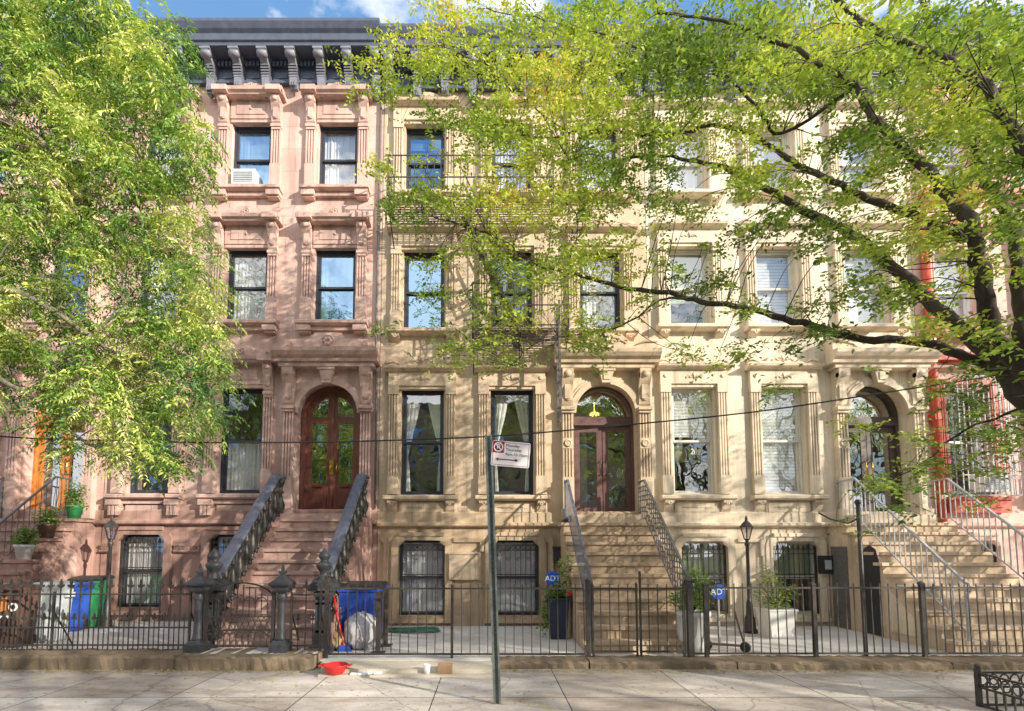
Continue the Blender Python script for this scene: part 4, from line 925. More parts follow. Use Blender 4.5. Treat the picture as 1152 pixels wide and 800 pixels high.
bin_('bright green recycling bin with black lid in front of the brownstone wall', (-8.3, -.72, .1), .52, 1.02, M['plgreen'], M['plblack'], .25)
bin_('large blue bin with dark lid beside the stairs of the tan house', (-2.3, -2.0, 0), .68, 1.08, M['plblue'], M['plblack'], -.05)
def lumpy(name, label, cat, loc, sc, m, seed, n=18, k=12):
    random.seed(seed); mb = MB(); vs = []
    for i in range(k+1):
        for j in range(n):
            th, ph = PI*i/k, 2*PI*j/n; r = 1+.13*math.sin(3*ph+seed)*math.sin(th)+.07*math.sin(7*ph+4*th)+random.uniform(-.10, .10)
            vs.append((sc[0]*r*math.sin(th)*math.cos(ph), sc[1]*r*math.sin(th)*math.sin(ph), max(0, sc[2]*(.75-r*math.cos(th)*(.8 if math.cos(th) > 0 else 1)))))
    mb.add(vs, [(i*n+j, (i+1)*n+j, (i+1)*n+(j+1) % n, i*n+(j+1) % n) for i in range(k) for j in range(n)], True)
    return tag(obj(name, mb, m, None, loc), label, cat)
lumpy('garbage_bag', 'pale clear garbage bag full of rubbish in front of the big blue bin', 'garbage bag', (-2.15, -2.56, 0), (.31, .24, .34), M['bag'], 3)
lumpy('garbage_bag', 'small pale bag slumped against the black end-on railing', 'garbage bag', (-1.98, -2.5, 0), (.13, .18, .2), M['bag'], 5)
lumpy('paper_sack', 'crumpled brown sack on the ground between the iron rail and the blue bin', 'paper sack', (-2.62, -2.62, 0), (.2, .2, .18), M['card'], 9)
t = thing('hand_broom', 'red handled broom leaning beside the blue bin', 'broom', (-2.56, -2.66, 0))
mb = MB(); mb.tube([(.14, -.12, .03), (-.16, .15, 1.02)], .02, 7); obj('handle', mb, M['redpl'], t)
mb = MB(); mb.prism([(.02, 0), (.28, 0), (.2, .1), (.08, .1)], 'xz', -.15, -.09); obj('brush', mb, M['plblue'], t)
mb = MB(); pts = []
for i in range(150): a = i*.35; r = .36+.05*math.sin(i*.61)+.03*math.sin(i*.23); pts.append((r*1.35*math.cos(a), r*.45*math.sin(a), .02+.05*(i/150)+.01*math.sin(i)))
mb.tube(pts, .014, 5); tag(obj('hose_coil', mb, M['hose'], None, (-1.55, -.85, 0)), 'coiled green garden hose on the paving below the tan basement window', 'hose')
mb = MB(); mb.lathe([(.10, 0), (.12, .02), (.13, .03), (.17, .12), (.175, .13), (.165, .13), (.12, .035), (.001, .03)], (0,0,0), 20); mb.box(-.23, -.16, -.05, .05, .11, .13); mb.box(.16, .23, -.05, .05, .11, .13)
tag(obj('plastic_bowl', mb, M['redpl'], None, (-2.18, -4.02, -.06)), 'bright red plastic bowl on the pavement before the pale entry slab', 'bowl')
mb = MB(); mb.box(-.1, .1, -.06, .06, 0, .13); mb.box(-.105, .105, -.065, .065, .11, .14); tag(obj('cardboard_box', mb, M['card'], None, (-.62, -4.0, -.06)), 'small brown cardboard box lying on the pale entry slab', 'box')
mb = MB(); mb.lathe([(.04, 0), (.05, .13), (.045, .13), (.001, .02)], (0,0,0), 12); tag(obj('paper_cup', mb, M['paper'], None, (-.88, -4.02, -.06)), 'small white paper cup beside the brown cardboard box', 'cup')
mb = MB(); random.seed(4)
for i in range(4):
    x, y = i*.11, random.uniform(-.04, .04); mb.prism([(x-.05, y-.06), (x+.06, y-.05), (x+.05, y+.05), (x-.06, y+.06)], 'xy', .002+i*.002, .02+i*.004)
tag(obj('newspaper', mb, M['paper'], None, (-1.9, -4.03, -.06), .05), 'torn white papers lying right of the red bowl', 'paper')
# scooter
t = thing('kick_scooter', 'small dark brown kick scooter standing behind the white pot and the fence', 'scooter', (3.98, -2.75, 0), None, -.4)
mb = MB(); mb.box(-.26, .2, -.05, .05, .09, .115); obj('deck', mb, M['plbrown'], t)
for x in (-.3, .28): mb = MB(); mb.lathe([(.001, -.02), (.05, -.02), (.085, -.016), (.085, .016), (.05, .02), (.001, .02)], (x, 0, .085), 14, 'y'); obj('wheel', mb, M['rubber'], t)
mb = MB(); mb.tube([(.28, 0, .085), (.22, 0, .3), (.14, 0, .66)], .016, 6); mb.tube([(.14, -.15, .66), (.14, .15, .66)], .013, 6); obj('stem', mb, M['plbrown'], t)
# security signs
def secsign(label, loc, txt, r=.15):
    t = thing('security_sign', label, 'sign', loc, 'blue security signs on stakes'); mb = MB(); mb.bar((0, .02, 0), (0, .02, .95), .02); obj('stake', mb, M['plgrey'], t)
    mb = MB(); mb.prism([(r*math.cos(PI/8+i*PI/4), 1.05+r*math.sin(PI/8+i*PI/4)) for i in range(8)], 'xz', -.006, .006); b = obj('board', mb, M['signblue'], t)
    text('lettering', txt, .15, M['white'], b, (0, -.008, 1.045), align='CENTER')
secsign('blue octagonal security sign above the navy planter', (1.24, -1.45, .08), 'ADT'); secsign('blue octagonal security sign behind the tall white pot and scooter', (4.06, -2.35, -.1), 'ADT', .14)
# ------------------------------------------------------------------ foliage helpers
def leaf_mesh(name, pos, dirs, ups, ln, wd, tint, mat, bend=.15):
    n = len(pos); dirs = dirs/np.linalg.norm(dirs, axis=1, keepdims=True)
    side = np.cross(dirs, ups); side /= np.maximum(np.linalg.norm(side, axis=1, keepdims=True), 1e-6); nor = np.cross(side, dirs)
    ln = ln[:, None]; wd = wd[:, None]
    v = np.empty((n, 4, 3)); v[:, 0] = pos; v[:, 1] = pos+dirs*ln*.45+side*wd*.5+nor*ln*bend*.3; v[:, 2] = pos+dirs*ln-nor*ln*bend; v[:, 3] = pos+dirs*ln*.45-side*wd*.5+nor*ln*bend*.3
    me = bpy.data.meshes.new(name); me.vertices.add(n*4); me.vertices.foreach_set('co', v.reshape(-1).astype(np.float32))
    me.loops.add(n*4); me.loops.foreach_set('vertex_index', np.arange(n*4, dtype=np.int32))
    me.polygons.add(n); me.polygons.foreach_set('loop_start', np.arange(0, n*4, 4, dtype=np.int32)); me.polygons.foreach_set('loop_total', np.full(n, 4, dtype=np.int32))
    at = me.attributes.new('tint', 'FLOAT', 'POINT'); at.data.foreach_set('value', np.repeat(np.clip(tint, 0, 1), 4).astype(np.float32))
    me.materials.append(mat); me.update(); me.validate(); return me
def sprays(centers, rad, nl, size, width, tint0, flat=.35, twig=.4, droop=.15, r=None):
    """centers (k,3): one leafy twig each; leaves alternate along the twig"""
    k = len(centers); g = r or rng
    az = g.uniform(0, 2*PI, k); el = g.normal(0, flat, k)
    d = np.stack([np.cos(az)*np.cos(el), np.sin(az)*np.cos(el), np.sin(el)-droop], 1); d /= np.linalg.norm(d, axis=1, keepdims=True)
    L_ = twig*g.uniform(.6, 1.3, k); t = np.linspace(-.5, .5, nl)
    pos = centers[:, None]+d[:, None]*(L_[:, None]*t[None])[:, :, None]
    pos[:, :, 2] -= (t[None]+.5)**2*L_[:, None]*.25
    side = np.cross(d, np.array([0,0,1.])); side /= np.linalg.norm(side, axis=1, keepdims=True)
    sg = np.where(np.arange(nl) % 2 == 0, 1, -1)
    ld = d[:, None]*.7+side[:, None]*sg[None, :, None]+g.normal(0, .35, (k, nl, 3))
    up = np.array([0,0,1.])+g.normal(0, .55, (k, nl, 3))
    tn = tint0[:, None]+g.normal(0, .11, (k, nl))
    ln = size*g.uniform(.7, 1.25, (k, nl)); wd = ln*width*g.uniform(.8, 1.2, (k, nl))
    return pos.reshape(-1,3), ld.reshape(-1,3), up.reshape(-1,3), ln.reshape(-1), wd.reshape(-1), tn.reshape(-1), (d, L_)
# ------------------------------------------------------------------ potted plants
def plant(name, label, loc, pot, potmat, blobs, n, size, width, tint, flowers=None, cat='potted plant'):
    t = thing(name, label, cat, loc)
    obj('pot', pot, potmat, t); c = []
    for (x, y, z, r, k) in blobs:
        q = rng.normal(0, 1, (int(n*k), 3)); q /= np.linalg.norm(q, axis=1, keepdims=True); q *= (rng.uniform(0, 1, (len(q), 1))**.4)*np.array(r); c.append(q+np.array((x, y, z)))
    c = np.concatenate(c); p = sprays(c, 0, 5, size, width, np.clip(tint+rng.normal(0, .2, len(c)), 0, 1), .7, size*3)
    link('foliage', leaf_mesh('foliage', *p[:6], M['leaf_p']), t)
    mb = MB(); base = Vector((0, 0, blobs[0][2]-blobs[0][3][2]*1.2))
    for i in range(0, len(c), max(1, len(c)//16)): e = Vector(c[i]); mb.tube([base, base.lerp(e, .5)+Vector((0, 0, .05)), e], [.012, .008, .004], 4)
    obj('stem', mb, M['bark'], t)
    if flowers:
        mb = MB(); random.seed(2)
        for _ in range(flowers[0]):
            q = [flowers[1][i]+random.uniform(-1, 1)*flowers[2][i] for i in range(3)]; mb.ball(q, .032, 6, 4, (1,1,.7))
        obj('flower', mb, M['petal'], t)
    return t
mb = MB(); mb.square([(.15, 0), (.15, .01), (.20, .74), (.225, .745), (.225, .78), (.19, .78), (.185, .70)])
plant('potted_plant', 'tall square navy planter with leafy green plant and red flowers left of tan stairs', (1.32, -1.55, 0), mb, M['navy'], [(0,0,.9,(.22,.22,.16),1), (.18,.05,1.3,(.16,.16,.3),.35), (-.22,0,.45,(.08,.1,.4),.4)], 150, .07, .5, .5, (5, (.2,-.15,.86), (.05,.05,.05)))
mb = MB(); mb.lathe([(.17, 0), (.2, .02), (.25, .35), (.26, .6), (.28, .62), (.28, .68), (.245, .68), (.23, .58), (.001, .58)], (0,0,0), 24)
plant('potted_plant', 'round white pot with spreading shrub right of the double gate', (3.36, -2.92, 0), mb, M['whitepot'], [(-.05,0,.9,(.4,.28,.2),1), (.12,.1,1.15,(.22,.2,.25),.6)], 170, .06, .5, .55)
mb = MB(); mb.square([(.20, 0), (.20, .01), (.26, .52), (.275, .525), (.275, .56), (.245, .56), (.235, .48)])
plant('potted_plant', 'square white tapered planter with airy shrub before the cream house', (5.56, -1.45, 0), mb, M['whitepot'], [(0,0,.88,(.42,.25,.26),1), (-.12,0,1.18,(.26,.18,.22),.35), (0,0,.63,(.24,.22,.1),.4)], 110, .07, .32, .75)
mb = MB(); mb.lathe([(.11, 0), (.15, .24), (.17, .25), (.17, .29), (.14, .29), (.001, .22)], (0,0,0), 16)
r_ = (ZT+.06)/NST
for i, (stp, lab, pm) in enumerate(((2, 'green plant in a brown pot high on the left stairs by the orange door', 'plbrown'), (4, 'bushy plant in a pale pot midway up the left stairs', 'whitepot'))):
    plant('potted_plant', lab, (-9.08, YT-TR*stp+.11, ZT+.064-r_*stp), mb, M[pm], [(0,0,.42,(.17,.17,.22),1)], 90, .08, .45, .5)
plant('potted_plant', 'leafy plant in a green pot on the landing beside the left railing', (-9.02, -.4, ZT+.065), mb, M['plgreen'], [(0,0,.5,(.2,.18,.3),1)], 110, .08, .4, .6)
# ------------------------------------------------------------------ parking sign
def parking_sign():
    t = thing('parking_sign', 'red and white no-parking sign with double arrow on a green steel pole', 'sign', (.10, -5.3, -.12)); lean = -.033
    mb = MB(); h = 3.2; a = Vector((0,0,0)); b = Vector((lean*h, 0, h))
    for dx, y0, y1, w in ((-.021, -.018, .018, .008), (.021, -.018, .018, .008), (0, .012, .018, .04)):
        mb.add([(p.x+dx+sx*w/2, y, p.z) for p in (a, b) for sx, y in ((-1,y0), (1,y0), (1,y1), (-1,y1))], [(3,2,1,0), (4,5,6,7)]+[(i, (i+1) % 4, 4+(i+1) % 4, 4+i) for i in range(4)])
    for sx in (-1, 1): mb.add([(p.x+sx*.033+q*.011, y, p.z) for p in (a, b) for q, y in ((-1,-.024), (1,-.024), (1,-.018), (-1,-.018))], [(3,2,1,0), (4,5,6,7)]+[(i, (i+1) % 4, 4+(i+1) % 4, 4+i) for i in range(4)])
    mb.cm = 1
    for i in range(52): z = .2+i*.056; mb.add([(lean*z+.008*math.cos(q*PI/3), .0112, z+.008*math.sin(q*PI/3)) for q in range(6)], [(5,4,3,2,1,0)])
    obj('post', mb, [M['galv'], M['iron']], t)
    mb = MB(); W_, H_ = .46, .305; r = .02
    pts = []
    for cx, cz, a0 in ((W_-r, H_-r, 0), (r, H_-r, PI/2), (r, r, PI), (W_-r, r, 1.5*PI)):
        pts += [(cx+r*math.cos(a0+PI/2*i/4), cz+r*math.sin(a0+PI/2*i/4)) for i in range(5)]
    mb.prism(pts, 'xz', -.004, .0)
    bd = obj('board', mb, M['signwhite'], t, (-.08, -.03, 2.83)); bd.rotation_euler = (0, .085, 0.0)
    mb = MB(); e = -.0065
    for x0, x1, z0, z1 in ((.014, W_-.014, H_-.018, H_-.014), (.014, W_-.014, .014, .018), (.014, .018, .018, H_-.018), (W_-.018, W_-.014, .018, H_-.018)): mb.box(x0, x1, e, -.0042, z0, z1)
    mb.prism([(.05, .082), (.085, .102), (.085, .088), (.29, .088), (.29, .102), (.325, .082), (.29, .062), (.29, .076), (.085, .076), (.085, .062)], 'xz', e, -.0042); obj('arrow', mb, M['inkred'], bd)
    mb = MB(); mb.box(.006, .146, e, -.0042, H_-.145, H_-.006); mb.cm = 1; mb.archring(.076, H_-.076, .045, .058, -.0085, -.0066, 22, 0, 2*PI); mb.prism([(.04, H_-.048), (.048, H_-.04), (.112, H_-.104), (.104, H_-.112)], 'xz', -.0105, -.0095)
    mb.cm = 2; mb.lathe([(.045, .0066), (.045, .0072), (.001, .0072)], (.076, 0, H_-.076), 22, 'y'); obj('symbol', mb, [M['signred'], M['signwhite'], M['inkred']], bd)
    text('lettering', 'P', .085, M['signwhite'], bd, (.076, -.0085, H_-.074), align='CENTER')
    for s, z, sz in (('Monday', .255, .05), ('Thursday', .205, .05), ('9am-10:30am', .148, .047)): text('lettering', s, sz, M['ink'], bd, (.165, -.0055, z), sx=1.05)
parking_sign()
# ------------------------------------------------------------------ overhead cable
mb = MB(); pts = []
key = [(-400, 455), (0, 491), (150, 496.5), (280, 498), (400, 496.5), (550, 491), (700, 478.5), (852, 463), (1000, 441), (1152, 417), (1500, 350)]
for i in range(len(key)-1):
    for k in range(6):
        t_ = k/6; p0, p1, p2, p3 = key[max(i-1, 0)], key[i], key[i+1], key[min(i+2, len(key)-1)]
        x = p1[0]+(p2[0]-p1[0])*t_; m1 = (p2[1]-p0[1])/(p2[0]-p0[0]); m2 = (p3[1]-p1[1])/(p3[0]-p1[0]); dx = p2[0]-p1[0]
        y = (2*t_**3-3*t_**2+1)*p1[1]+(t_**3-2*t_**2+t_)*m1*dx+(-2*t_**3+3*t_**2)*p2[1]+(t_**3-t_**2)*m2*dx; pts.append(P(x, y, -4.4))
mb.tube(pts, .0105, 6); tag(obj('overhead_cable', mb, M['rubber']), 'thin black overhead cable sagging across the house fronts', 'cable')
# ------------------------------------------------------------------ tree pit guard
def tree_guard():
    t = thing('tree_guard', 'low black iron guard with ring pattern around the tree pit at lower right', 'tree guard', (5.62, -5.4, -.12)); w, d, h = 2.2, 1.5, .43
    for name, a, b in (('rail_panel', (0,0), (w,0)), ('rail_panel', (0,0), (0,-d)), ('rail_panel', (w,0), (w,-d)), ('rail_panel', (0,-d), (w,-d))):
        mb = MB(); a = Vector((*a, 0)); b = Vector((*b, 0)); Ln = (b-a).length; u = (b-a)/Ln
        for z in (.05, h*.58, h-.02): mb.bar(a+Vector((0,0,z)), b+Vector((0,0,z)), .022)
        n = int(Ln/.095)
        for i in range(1, n): p = a+u*(Ln*i/n); mb.bar(p+Vector((0,0,.05)), p+Vector((0,0,h*.58)), .014)
        n = int(Ln/.12)
        for i in range(n):
            p = a+u*(Ln*(i+.5)/n)+Vector((0,0,h*.77)); mb.tube([p+u*(.052*math.cos(q*PI/6))+Vector((0,0,.06*math.sin(q*PI/6))) for q in range(13)], .009, 5, False)
        obj(name, mb, M['iron'], t)
    for x, y in ((0,0), (w,0), (0,-d), (w,-d)): mb = MB(); mb.bar((x, y, 0), (x, y, h+.03), .045); mb.ball((x, y, h+.05), .03, 6, 4); obj('post', mb, M['iron'], t)
    mb = MB(); mb.box(.03, w-.03, -d+.03, -.03, -.05, .015); tag(obj('tree_pit_soil', mb, M['soil'], None, (5.62, -5.4, -.12)), kind='structure')
tree_guard()
# ------------------------------------------------------------------ trees
def smooth_path(pts, sub=5):
    out = []
    for i in range(len(pts)-1):
        p0, p1, p2, p3 = pts[max(i-1, 0)], pts[i], pts[i+1], pts[min(i+2, len(pts)-1)]
        for k in range(sub):
            t = k/sub; out.append(.5*((2*p1)+(p2-p0)*t+(2*p0-5*p1+4*p2-p3)*t*t+(3*p1-p0-3*p2+p3)*t**3))
    out.append(pts[-1]); return out
def limb(mb, nodes, pts, r0, r1, n=8, jig=.03):
    pts = smooth_path([Vector(p) for p in pts], 5); k = len(pts)
    pts = [p+Vector(rng.normal(0, jig*.35, 3)) if 0 < i < k-1 else p for i, p in enumerate(pts)]
    rr = [r0+(r1-r0)*(i/(k-1))**.8 for i in range(k)]; rr = [q*(1+rng.normal(0, .04)) for q in rr]; mb.tube(pts, rr, n)
    nodes += [(p, r) for p, r in zip(pts, rr)]
def attach(mb, nodes, cents, every=1):
    A = np.array([tuple(p) for p, _ in nodes])
    for i in range(0, len(cents), every):
        c = cents[i]; d = np.linalg.norm(A-c, axis=1)+np.maximum(0, A[:, 2]-c[2])*.6; j = int(d.argmin()); p = Vector(A[j]); e = Vector(c); ln = (e-p).length
        if ln > 1.3: continue
        mid = p.lerp(e, .5)+Vector((rng.normal(0, .06), rng.normal(0, .06), .08*ln+rng.normal(0, .05))); r = min(nodes[j][1]*.5, .004+.0045*ln)
        pts = smooth_path([p, mid, e], 3); mb.tube(pts, [r+(.003-r)*q/(len(pts)-1) for q in range(len(pts))], 4, False)
def right_tree():
    t = thing('street_tree', 'spreading tree at the right with dark limbs and small yellow-green leaves', 'tree', (6.75, -6.15, -.12), 'street trees along the pavement')
    O = Vector((6.75, -6.15, -.12)); mb = MB(); nodes = []
    fork = Vector((6.72, -6.15, 2.5)); tr = [O+Vector((0, 0, -.1)), O+Vector((-.05, .05, 1)), fork]
    pts = smooth_path(tr, 6); k = len(pts); mb.tube(pts, [.27-.07*i/(k-1)+(.1*max(0, 1-i*.5)) for i in range(k)], 12)
    def Lb(path, r0, r1, start=fork):
        limb(mb, nodes, ([start] if start is not None else [])+[P(x, y, Y) for x, y, Y in path], r0*.66, r1*.75)
    Lb([(1152,452,-5.7), (1128,410,-5.5), (1062,355,-5.2), (1015,310,-4.9), (957,263,-4.6), (904,237,-4.4), (852,207,-4.2), (814,189,-4.0), (783,181,-3.9), (735,175,-3.8), (690,182,-3.7)], .17, .02)
    Lb([(1150,440,-5.6), (1120,415,-5.3), (1088,402,-5.1), (1036,384,-4.8), (970,381,-4.6), (904,365,-4.5), (850,350,-4.4), (797,340,-4.3), (755,331,-4.2), (697,323,-4.1), (646,308,-4.0), (604,297,-3.9), (577,279,-3.8), (546,262,-3.7), (512,252,-3.65), (472,239,-3.6)], .12, .012)
    Lb([(743,338,-4.2), (712,360,-4.2), (680,372,-4.1), (650,376,-4.0), (600,388,-4.0), (580,412,-3.9)], .03, .008, P(775,336,-4.25))
    Lb([(1135,400,-6.0), (1114,357,-6.0), (1104,305,-6.1), (1091,247,-6.2), (1070,225,-6.0), (1043,194,-5.9), (1009,157,-5.8), (983,131,-5.7), (962,97,-5.6), (930,76,-5.5), (868,45,-5.4), (800,20,-5.2), (740,15,-5)], .15, .02)
    Lb([(1160,400,-5.9), (1150,340,-5.6), (1143,280,-5.4), (1134,244,-5.3), (1111,204,-5.1), (1084,140,-5.0), (1065,80,-4.9), (1051,37,-4.9), (1030,-20,-4.8), (1010,-90,-4.8)], .15, .03)
    Lb([(1200,300,-6.5), (1175,220,-6.6), (1152,168,-6.6), (1130,131,-6.5), (1109,97,-6.4), (1075,73,-6.3), (1036,56,-6.2), (996,39,-6.1), (965,21,-6.0), (944,0,-5.9), (880,-50,-5.6), (800,-90,-5.4)], .12, .02)
    Lb([(1057,255,-5.3), (978,224,-5.0), (939,205,-4.9), (891,181,-4.7), (852,155,-4.5), (804,140,-4.4), (764,150,-4.3), (712,151,-4.2), (651,147,-4.1), (620,156,-4.0), (570,150,-3.9)], .09, .012, P(1085,270,-5.6))
    Lb([(640,300,-4.0), (650,250,-3.9), (625,215,-3.8), (600,190,-3.8)], .022, .006, P(655,312,-4.0))
    Lb([(640,180,-4.1), (620,130,-4.1), (650,100,-4.1), (655,60,-4.2)], .02, .006, P(655,148,-4.1))
    Lb([(560,90,-3.8), (530,60,-3.7), (500,50,-3.7)], .02, .006, P(640,150,-4.1))
    Lb([(880,150,-4.6), (850,120,-4.7), (800,70,-4.6), (740,60,-4.5), (680,40,-4.3), (600,20,-4.2), (540,10,-4.1)], .04, .008, P(962,97,-5.6))
    Lb([(1120,470,-5.3), (1075,490,-5.0), (1040,520,-4.9), (990,545,-4.8), (955,552,-4.7)], .03, .006, P(1180,450,-5.8))
    for path, r0 in (([(8.6,-5.9,4.4), (10.2,-5.4,6.2), (11.6,-5.0,7.6)], .13), ([(7.6,-7.4,4.6), (8.4,-8.8,6.6), (9,-10,8)], .13), ([(6.3,-7.6,4.8), (5.4,-9.2,6.6), (4.6,-10.4,7.8)], .11), ([(7.2,-6.4,5), (7.3,-6.5,7.5), (7.2,-6.8,9.6)], .13)):
        limb(mb, nodes, [fork]+[Vector(p) for p in path], r0, .02)
    # leafy twigs: density follows the limbs' reach
    rows = ['.3 2 2.6 3 3 2.2 2.2 2.5 2.5 2.5 2.5 2.5', '1.3 2.8 3 3 3 3 2.9 2.8 2.3 2.3 2.3 2.3', '.3 1.6 3 3 2.9 2.4 1.8 1.2 1.3 2.2 2.2 2', '.35 1 2.9 2.9 2.2 1.4 1.1 .9 1.1 2 2.2 2.2', '1.1 2.0 2.7 2.7 1.9 1.1 1.2 1.5 1.5 1.7 1.9 1.5',
            '.25 1.1 2 2.2 1.4 .8 1.1 .9 .7 1.3 1.6 1', '0 .5 1.9 1.7 .9 .8 .9 .5 1.3 1.1 1.2 .6', '.2 1.3 1.9 1.2 .5 .35 .6 .45 .5 .7 .8 .5', '0 .35 .5 .25 0 .1 .1 .1 .1 .6 .9 .4', '0 0 0 0 0 0 0 0 .3 .45 .9 .7', '0 0 0 0 0 0 0 0 .6 .8 1.0 .3', '0 0 0 0 0 0 0 0 .2 .2 .1 0']
    A = np.array([tuple(p) for p, _ in nodes]); cents = []; tn = []
    for r, row in enumerate(rows):
        for c, q in enumerate(row.split()):
            q = float(q)
            kc = [(416+64*(c+rng.uniform()), 50*(r+rng.uniform())) for _ in range(max(1, int(q*3.2)))]; sg = 7 if q < 1.3 else 11
            for _ in range(rng.poisson(q*DENS_R)):
                x, y = kc[rng.integers(len(kc))]; x += rng.normal(0, sg*1.5); y += rng.normal(0, sg*.75)
                best = min(((abs(p.x*F/(p.y+D)+CX-x)+rng.uniform(0, 60), p) for p, _ in nodes if p.y > -7), key=lambda e: e[0])[1]
                Y = min(-2.6, best.y+rng.normal(0, .55)); cents.append(tuple(P(x, y, Y)))
                cl = .5+.34*math.sin(x*.021+1.3*math.sin(y*.02))*math.cos(y*.027+x*.006)+(.0 if x < 720 else -.14)+(-.08 if y > 250 else 0)
                if 1020 < x < 1110 and 200 < y < 460: cl += .34 if rng.uniform() < .4 else 0
                tn.append(cl if 1015 < x < 1115 and 190 < y < 470 else min(cl, .78))
    nv = len(cents)
    for _ in range(NBACK):      # the crown above and behind the picture
        a = rng.uniform(0, 2*PI); rr = 5.2*math.sqrt(rng.uniform()); x, y = 7.2+rr*math.cos(a)*1.05, -6.9+rr*math.sin(a)*.85
        z = 4.6+rng.uniform(0, 1)*(5.2-.5*rr)
        p = Vector((x, y, z))
        if y > -6.2 and x < 7.0: z = max(z, 9.0); 
        cents.append((x, y, z)); tn.append(.45)
    cents = np.array(cents); tn = np.array(tn)+rng.normal(0, .1, len(tn))
    bare = MB(); bare.add([(a-O.x, b-O.y, c-O.z) for a, b, c in mb.v], mb.f, True)
    attach(mb, nodes, cents, 4)
    mb.v = [(a-O.x, b-O.y, c-O.z) for a, b, c in mb.v]
    obj('trunk', mb, M['bark'], t)
    p = sprays(cents-np.array(tuple(O)), 0, 14, .068, .50, tn, .28, .40, .12)
    link('crown', leaf_mesh('crown', *p[:6], M['leaf_r']), t)
    q = []
    while len(q) < NCL:
        a = rng.uniform(-1, 1, 3)
        if np.linalg.norm(a) < 1: q.append(a*np.array((4.8, 4.6, 3.3))+np.array((.3, -.6, 6.9)))
    c = np.concatenate([rng.normal(0, 1, (26, 3))*np.array((.42, .42, .2))+a for a in q])
    p = sprays(c, 0, 12, .075, .55, np.full(len(c), .45), .28, .5, .12)
    global thin_crown, bare_trunk; thin_crown = leaf_mesh('crown', *p[:6], M['leaf_r']); bare_trunk = bare.mesh('trunk', M['bark'])
    return t
DENS_R, NBACK, NCL = 33, 360, 76
tr_r = right_tree()
def inpoly(x, y, poly):
    c = False; j = len(poly)-1
    for i in range(len(poly)):
        (xi, yi), (xj, yj) = poly[i], poly[j]
        if (yi > y) != (yj > y) and x < (xj-xi)*(y-yi)/(yj-yi)+xi: c = not c
        j = i
    return c
def left_tree():
    O = Vector((-8.3, -5.6, -.12)); t = thing('street_tree', 'dense tree with bright feathery green leaves hanging over the left houses', 'tree', tuple(O), 'street trees along the pavement')
    mb = MB(); nodes = []; fork = Vector((-8.2, -5.5, 2.6)); pts = smooth_path([O+Vector((0,0,-.1)), O+Vector((.03,.04,1.2)), fork], 5); k = len(pts); mb.tube(pts, [.24-.05*i/(k-1)+.08*max(0, 1-i*.5) for i in range(k)], 12)
    for path, r0 in (([(-200,200,-5.4), (-60,90,-5.2), (0,112,-5.0), (45,122,-4.8), (90,150,-4.6), (140,190,-4.4), (200,220,-4.2)], .09), ([(-190,260,-5.3), (-60,150,-5.1), (15,140,-4.9), (60,170,-4.7), (100,215,-4.6), (150,260,-4.4), (215,300,-4.2)], .07),
                     ([(-180,330,-5.5), (-80,320,-5.5), (20,330,-5.3), (90,370,-5.0), (160,420,-4.7), (230,450,-4.5)], .08), ([(-150,380,-5.3), (-40,410,-5.2), (40,450,-5.0), (100,500,-4.8), (170,520,-4.6)], .06),
                     ([(-220,100,-5.6), (-120,-20,-5.6), (-20,-60,-5.4), (60,-20,-5.2), (130,40,-5.0), (190,60,-4.8)], .10), ([(-230,60,-5.8), (-230,-150,-5.8), (-150,-260,-5.7)], .12)):
        limb(mb, nodes, [fork]+[P(x, y, Y) for x, y, Y in path], r0, .012)
    for path in ([(-9.8,-5.6,4.5), (-11.5,-5.5,6.5)], [(-8.6,-7,4.8), (-9,-8.6,6.8)]): limb(mb, nodes, [fork]+[Vector(p) for p in path], .1, .02)
    poly = [(-120,-60), (60,-60), (120,-25), (142,5), (155,18), (200,32), (214,55), (222,90), (206,120), (236,150), (238,195), (222,230), (226,262), (238,300), (246,340), (250,385), (254,420), (258,450), (248,478), (226,492), (222,515), (200,528), (185,530), (155,515), (130,524), (104,530), (70,515), (55,490), (22,470), (0,445), (-60,440), (-120,400)]
    holes = [(112,330,18,36), (10,128,22,18), (10,208,24,14), (40,362,26,12), (135,390,14,10), (200,330,12,14), (70,300,12,12), (165,160,10,8), (190,480,12,12), (90,80,10,8), (30,420,20,14), (100,520,24,14), (30,470,22,12), (95,490,12,16), (200,225,14,12), (208,265,16,14), (12,520,30,30), (120,520,12,10), (150,300,10,6), (60,240,12,6)]
    cents = []; tn = []; n = 0
    while n < N_L:
        x, y = rng.uniform(-120, 280), rng.uniform(-60, 560)
        if not inpoly(x+rng.normal(0, 5), y+rng.normal(0, 5), poly): continue
        if any(((x-a)/c)**2+((y-b)/d)**2 < 1.2 for a, b, c, d in holes) and rng.uniform() < .93: continue
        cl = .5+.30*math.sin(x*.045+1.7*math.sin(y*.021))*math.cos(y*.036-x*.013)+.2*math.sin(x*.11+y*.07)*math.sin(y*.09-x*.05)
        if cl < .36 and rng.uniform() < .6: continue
        dep = rng.uniform(); Y = -5.3+dep*1.5+.35*math.sin(x*.05)*math.cos(y*.045); cents.append(tuple(P(x, y, Y))); tn.append(cl*1.2-.26*dep-.17); n += 1  # tint falls with depth, painting shade inside the crown
    for _ in range(500):
        a = rng.uniform(0, 2*PI); rr = 3.6*math.sqrt(rng.uniform()); x, y, z = -9.8+rr*math.cos(a), -6.6+rr*math.sin(a)*.8, 4+rng.uniform(0, 5.5)
        cents.append((x, y, z)); tn.append(.4)
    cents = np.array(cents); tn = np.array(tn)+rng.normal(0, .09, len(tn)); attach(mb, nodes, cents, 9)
    mb.v = [(a-O.x, b-O.y, c-O.z) for a, b, c in mb.v]; obj('trunk', mb, M['barkl'], t)
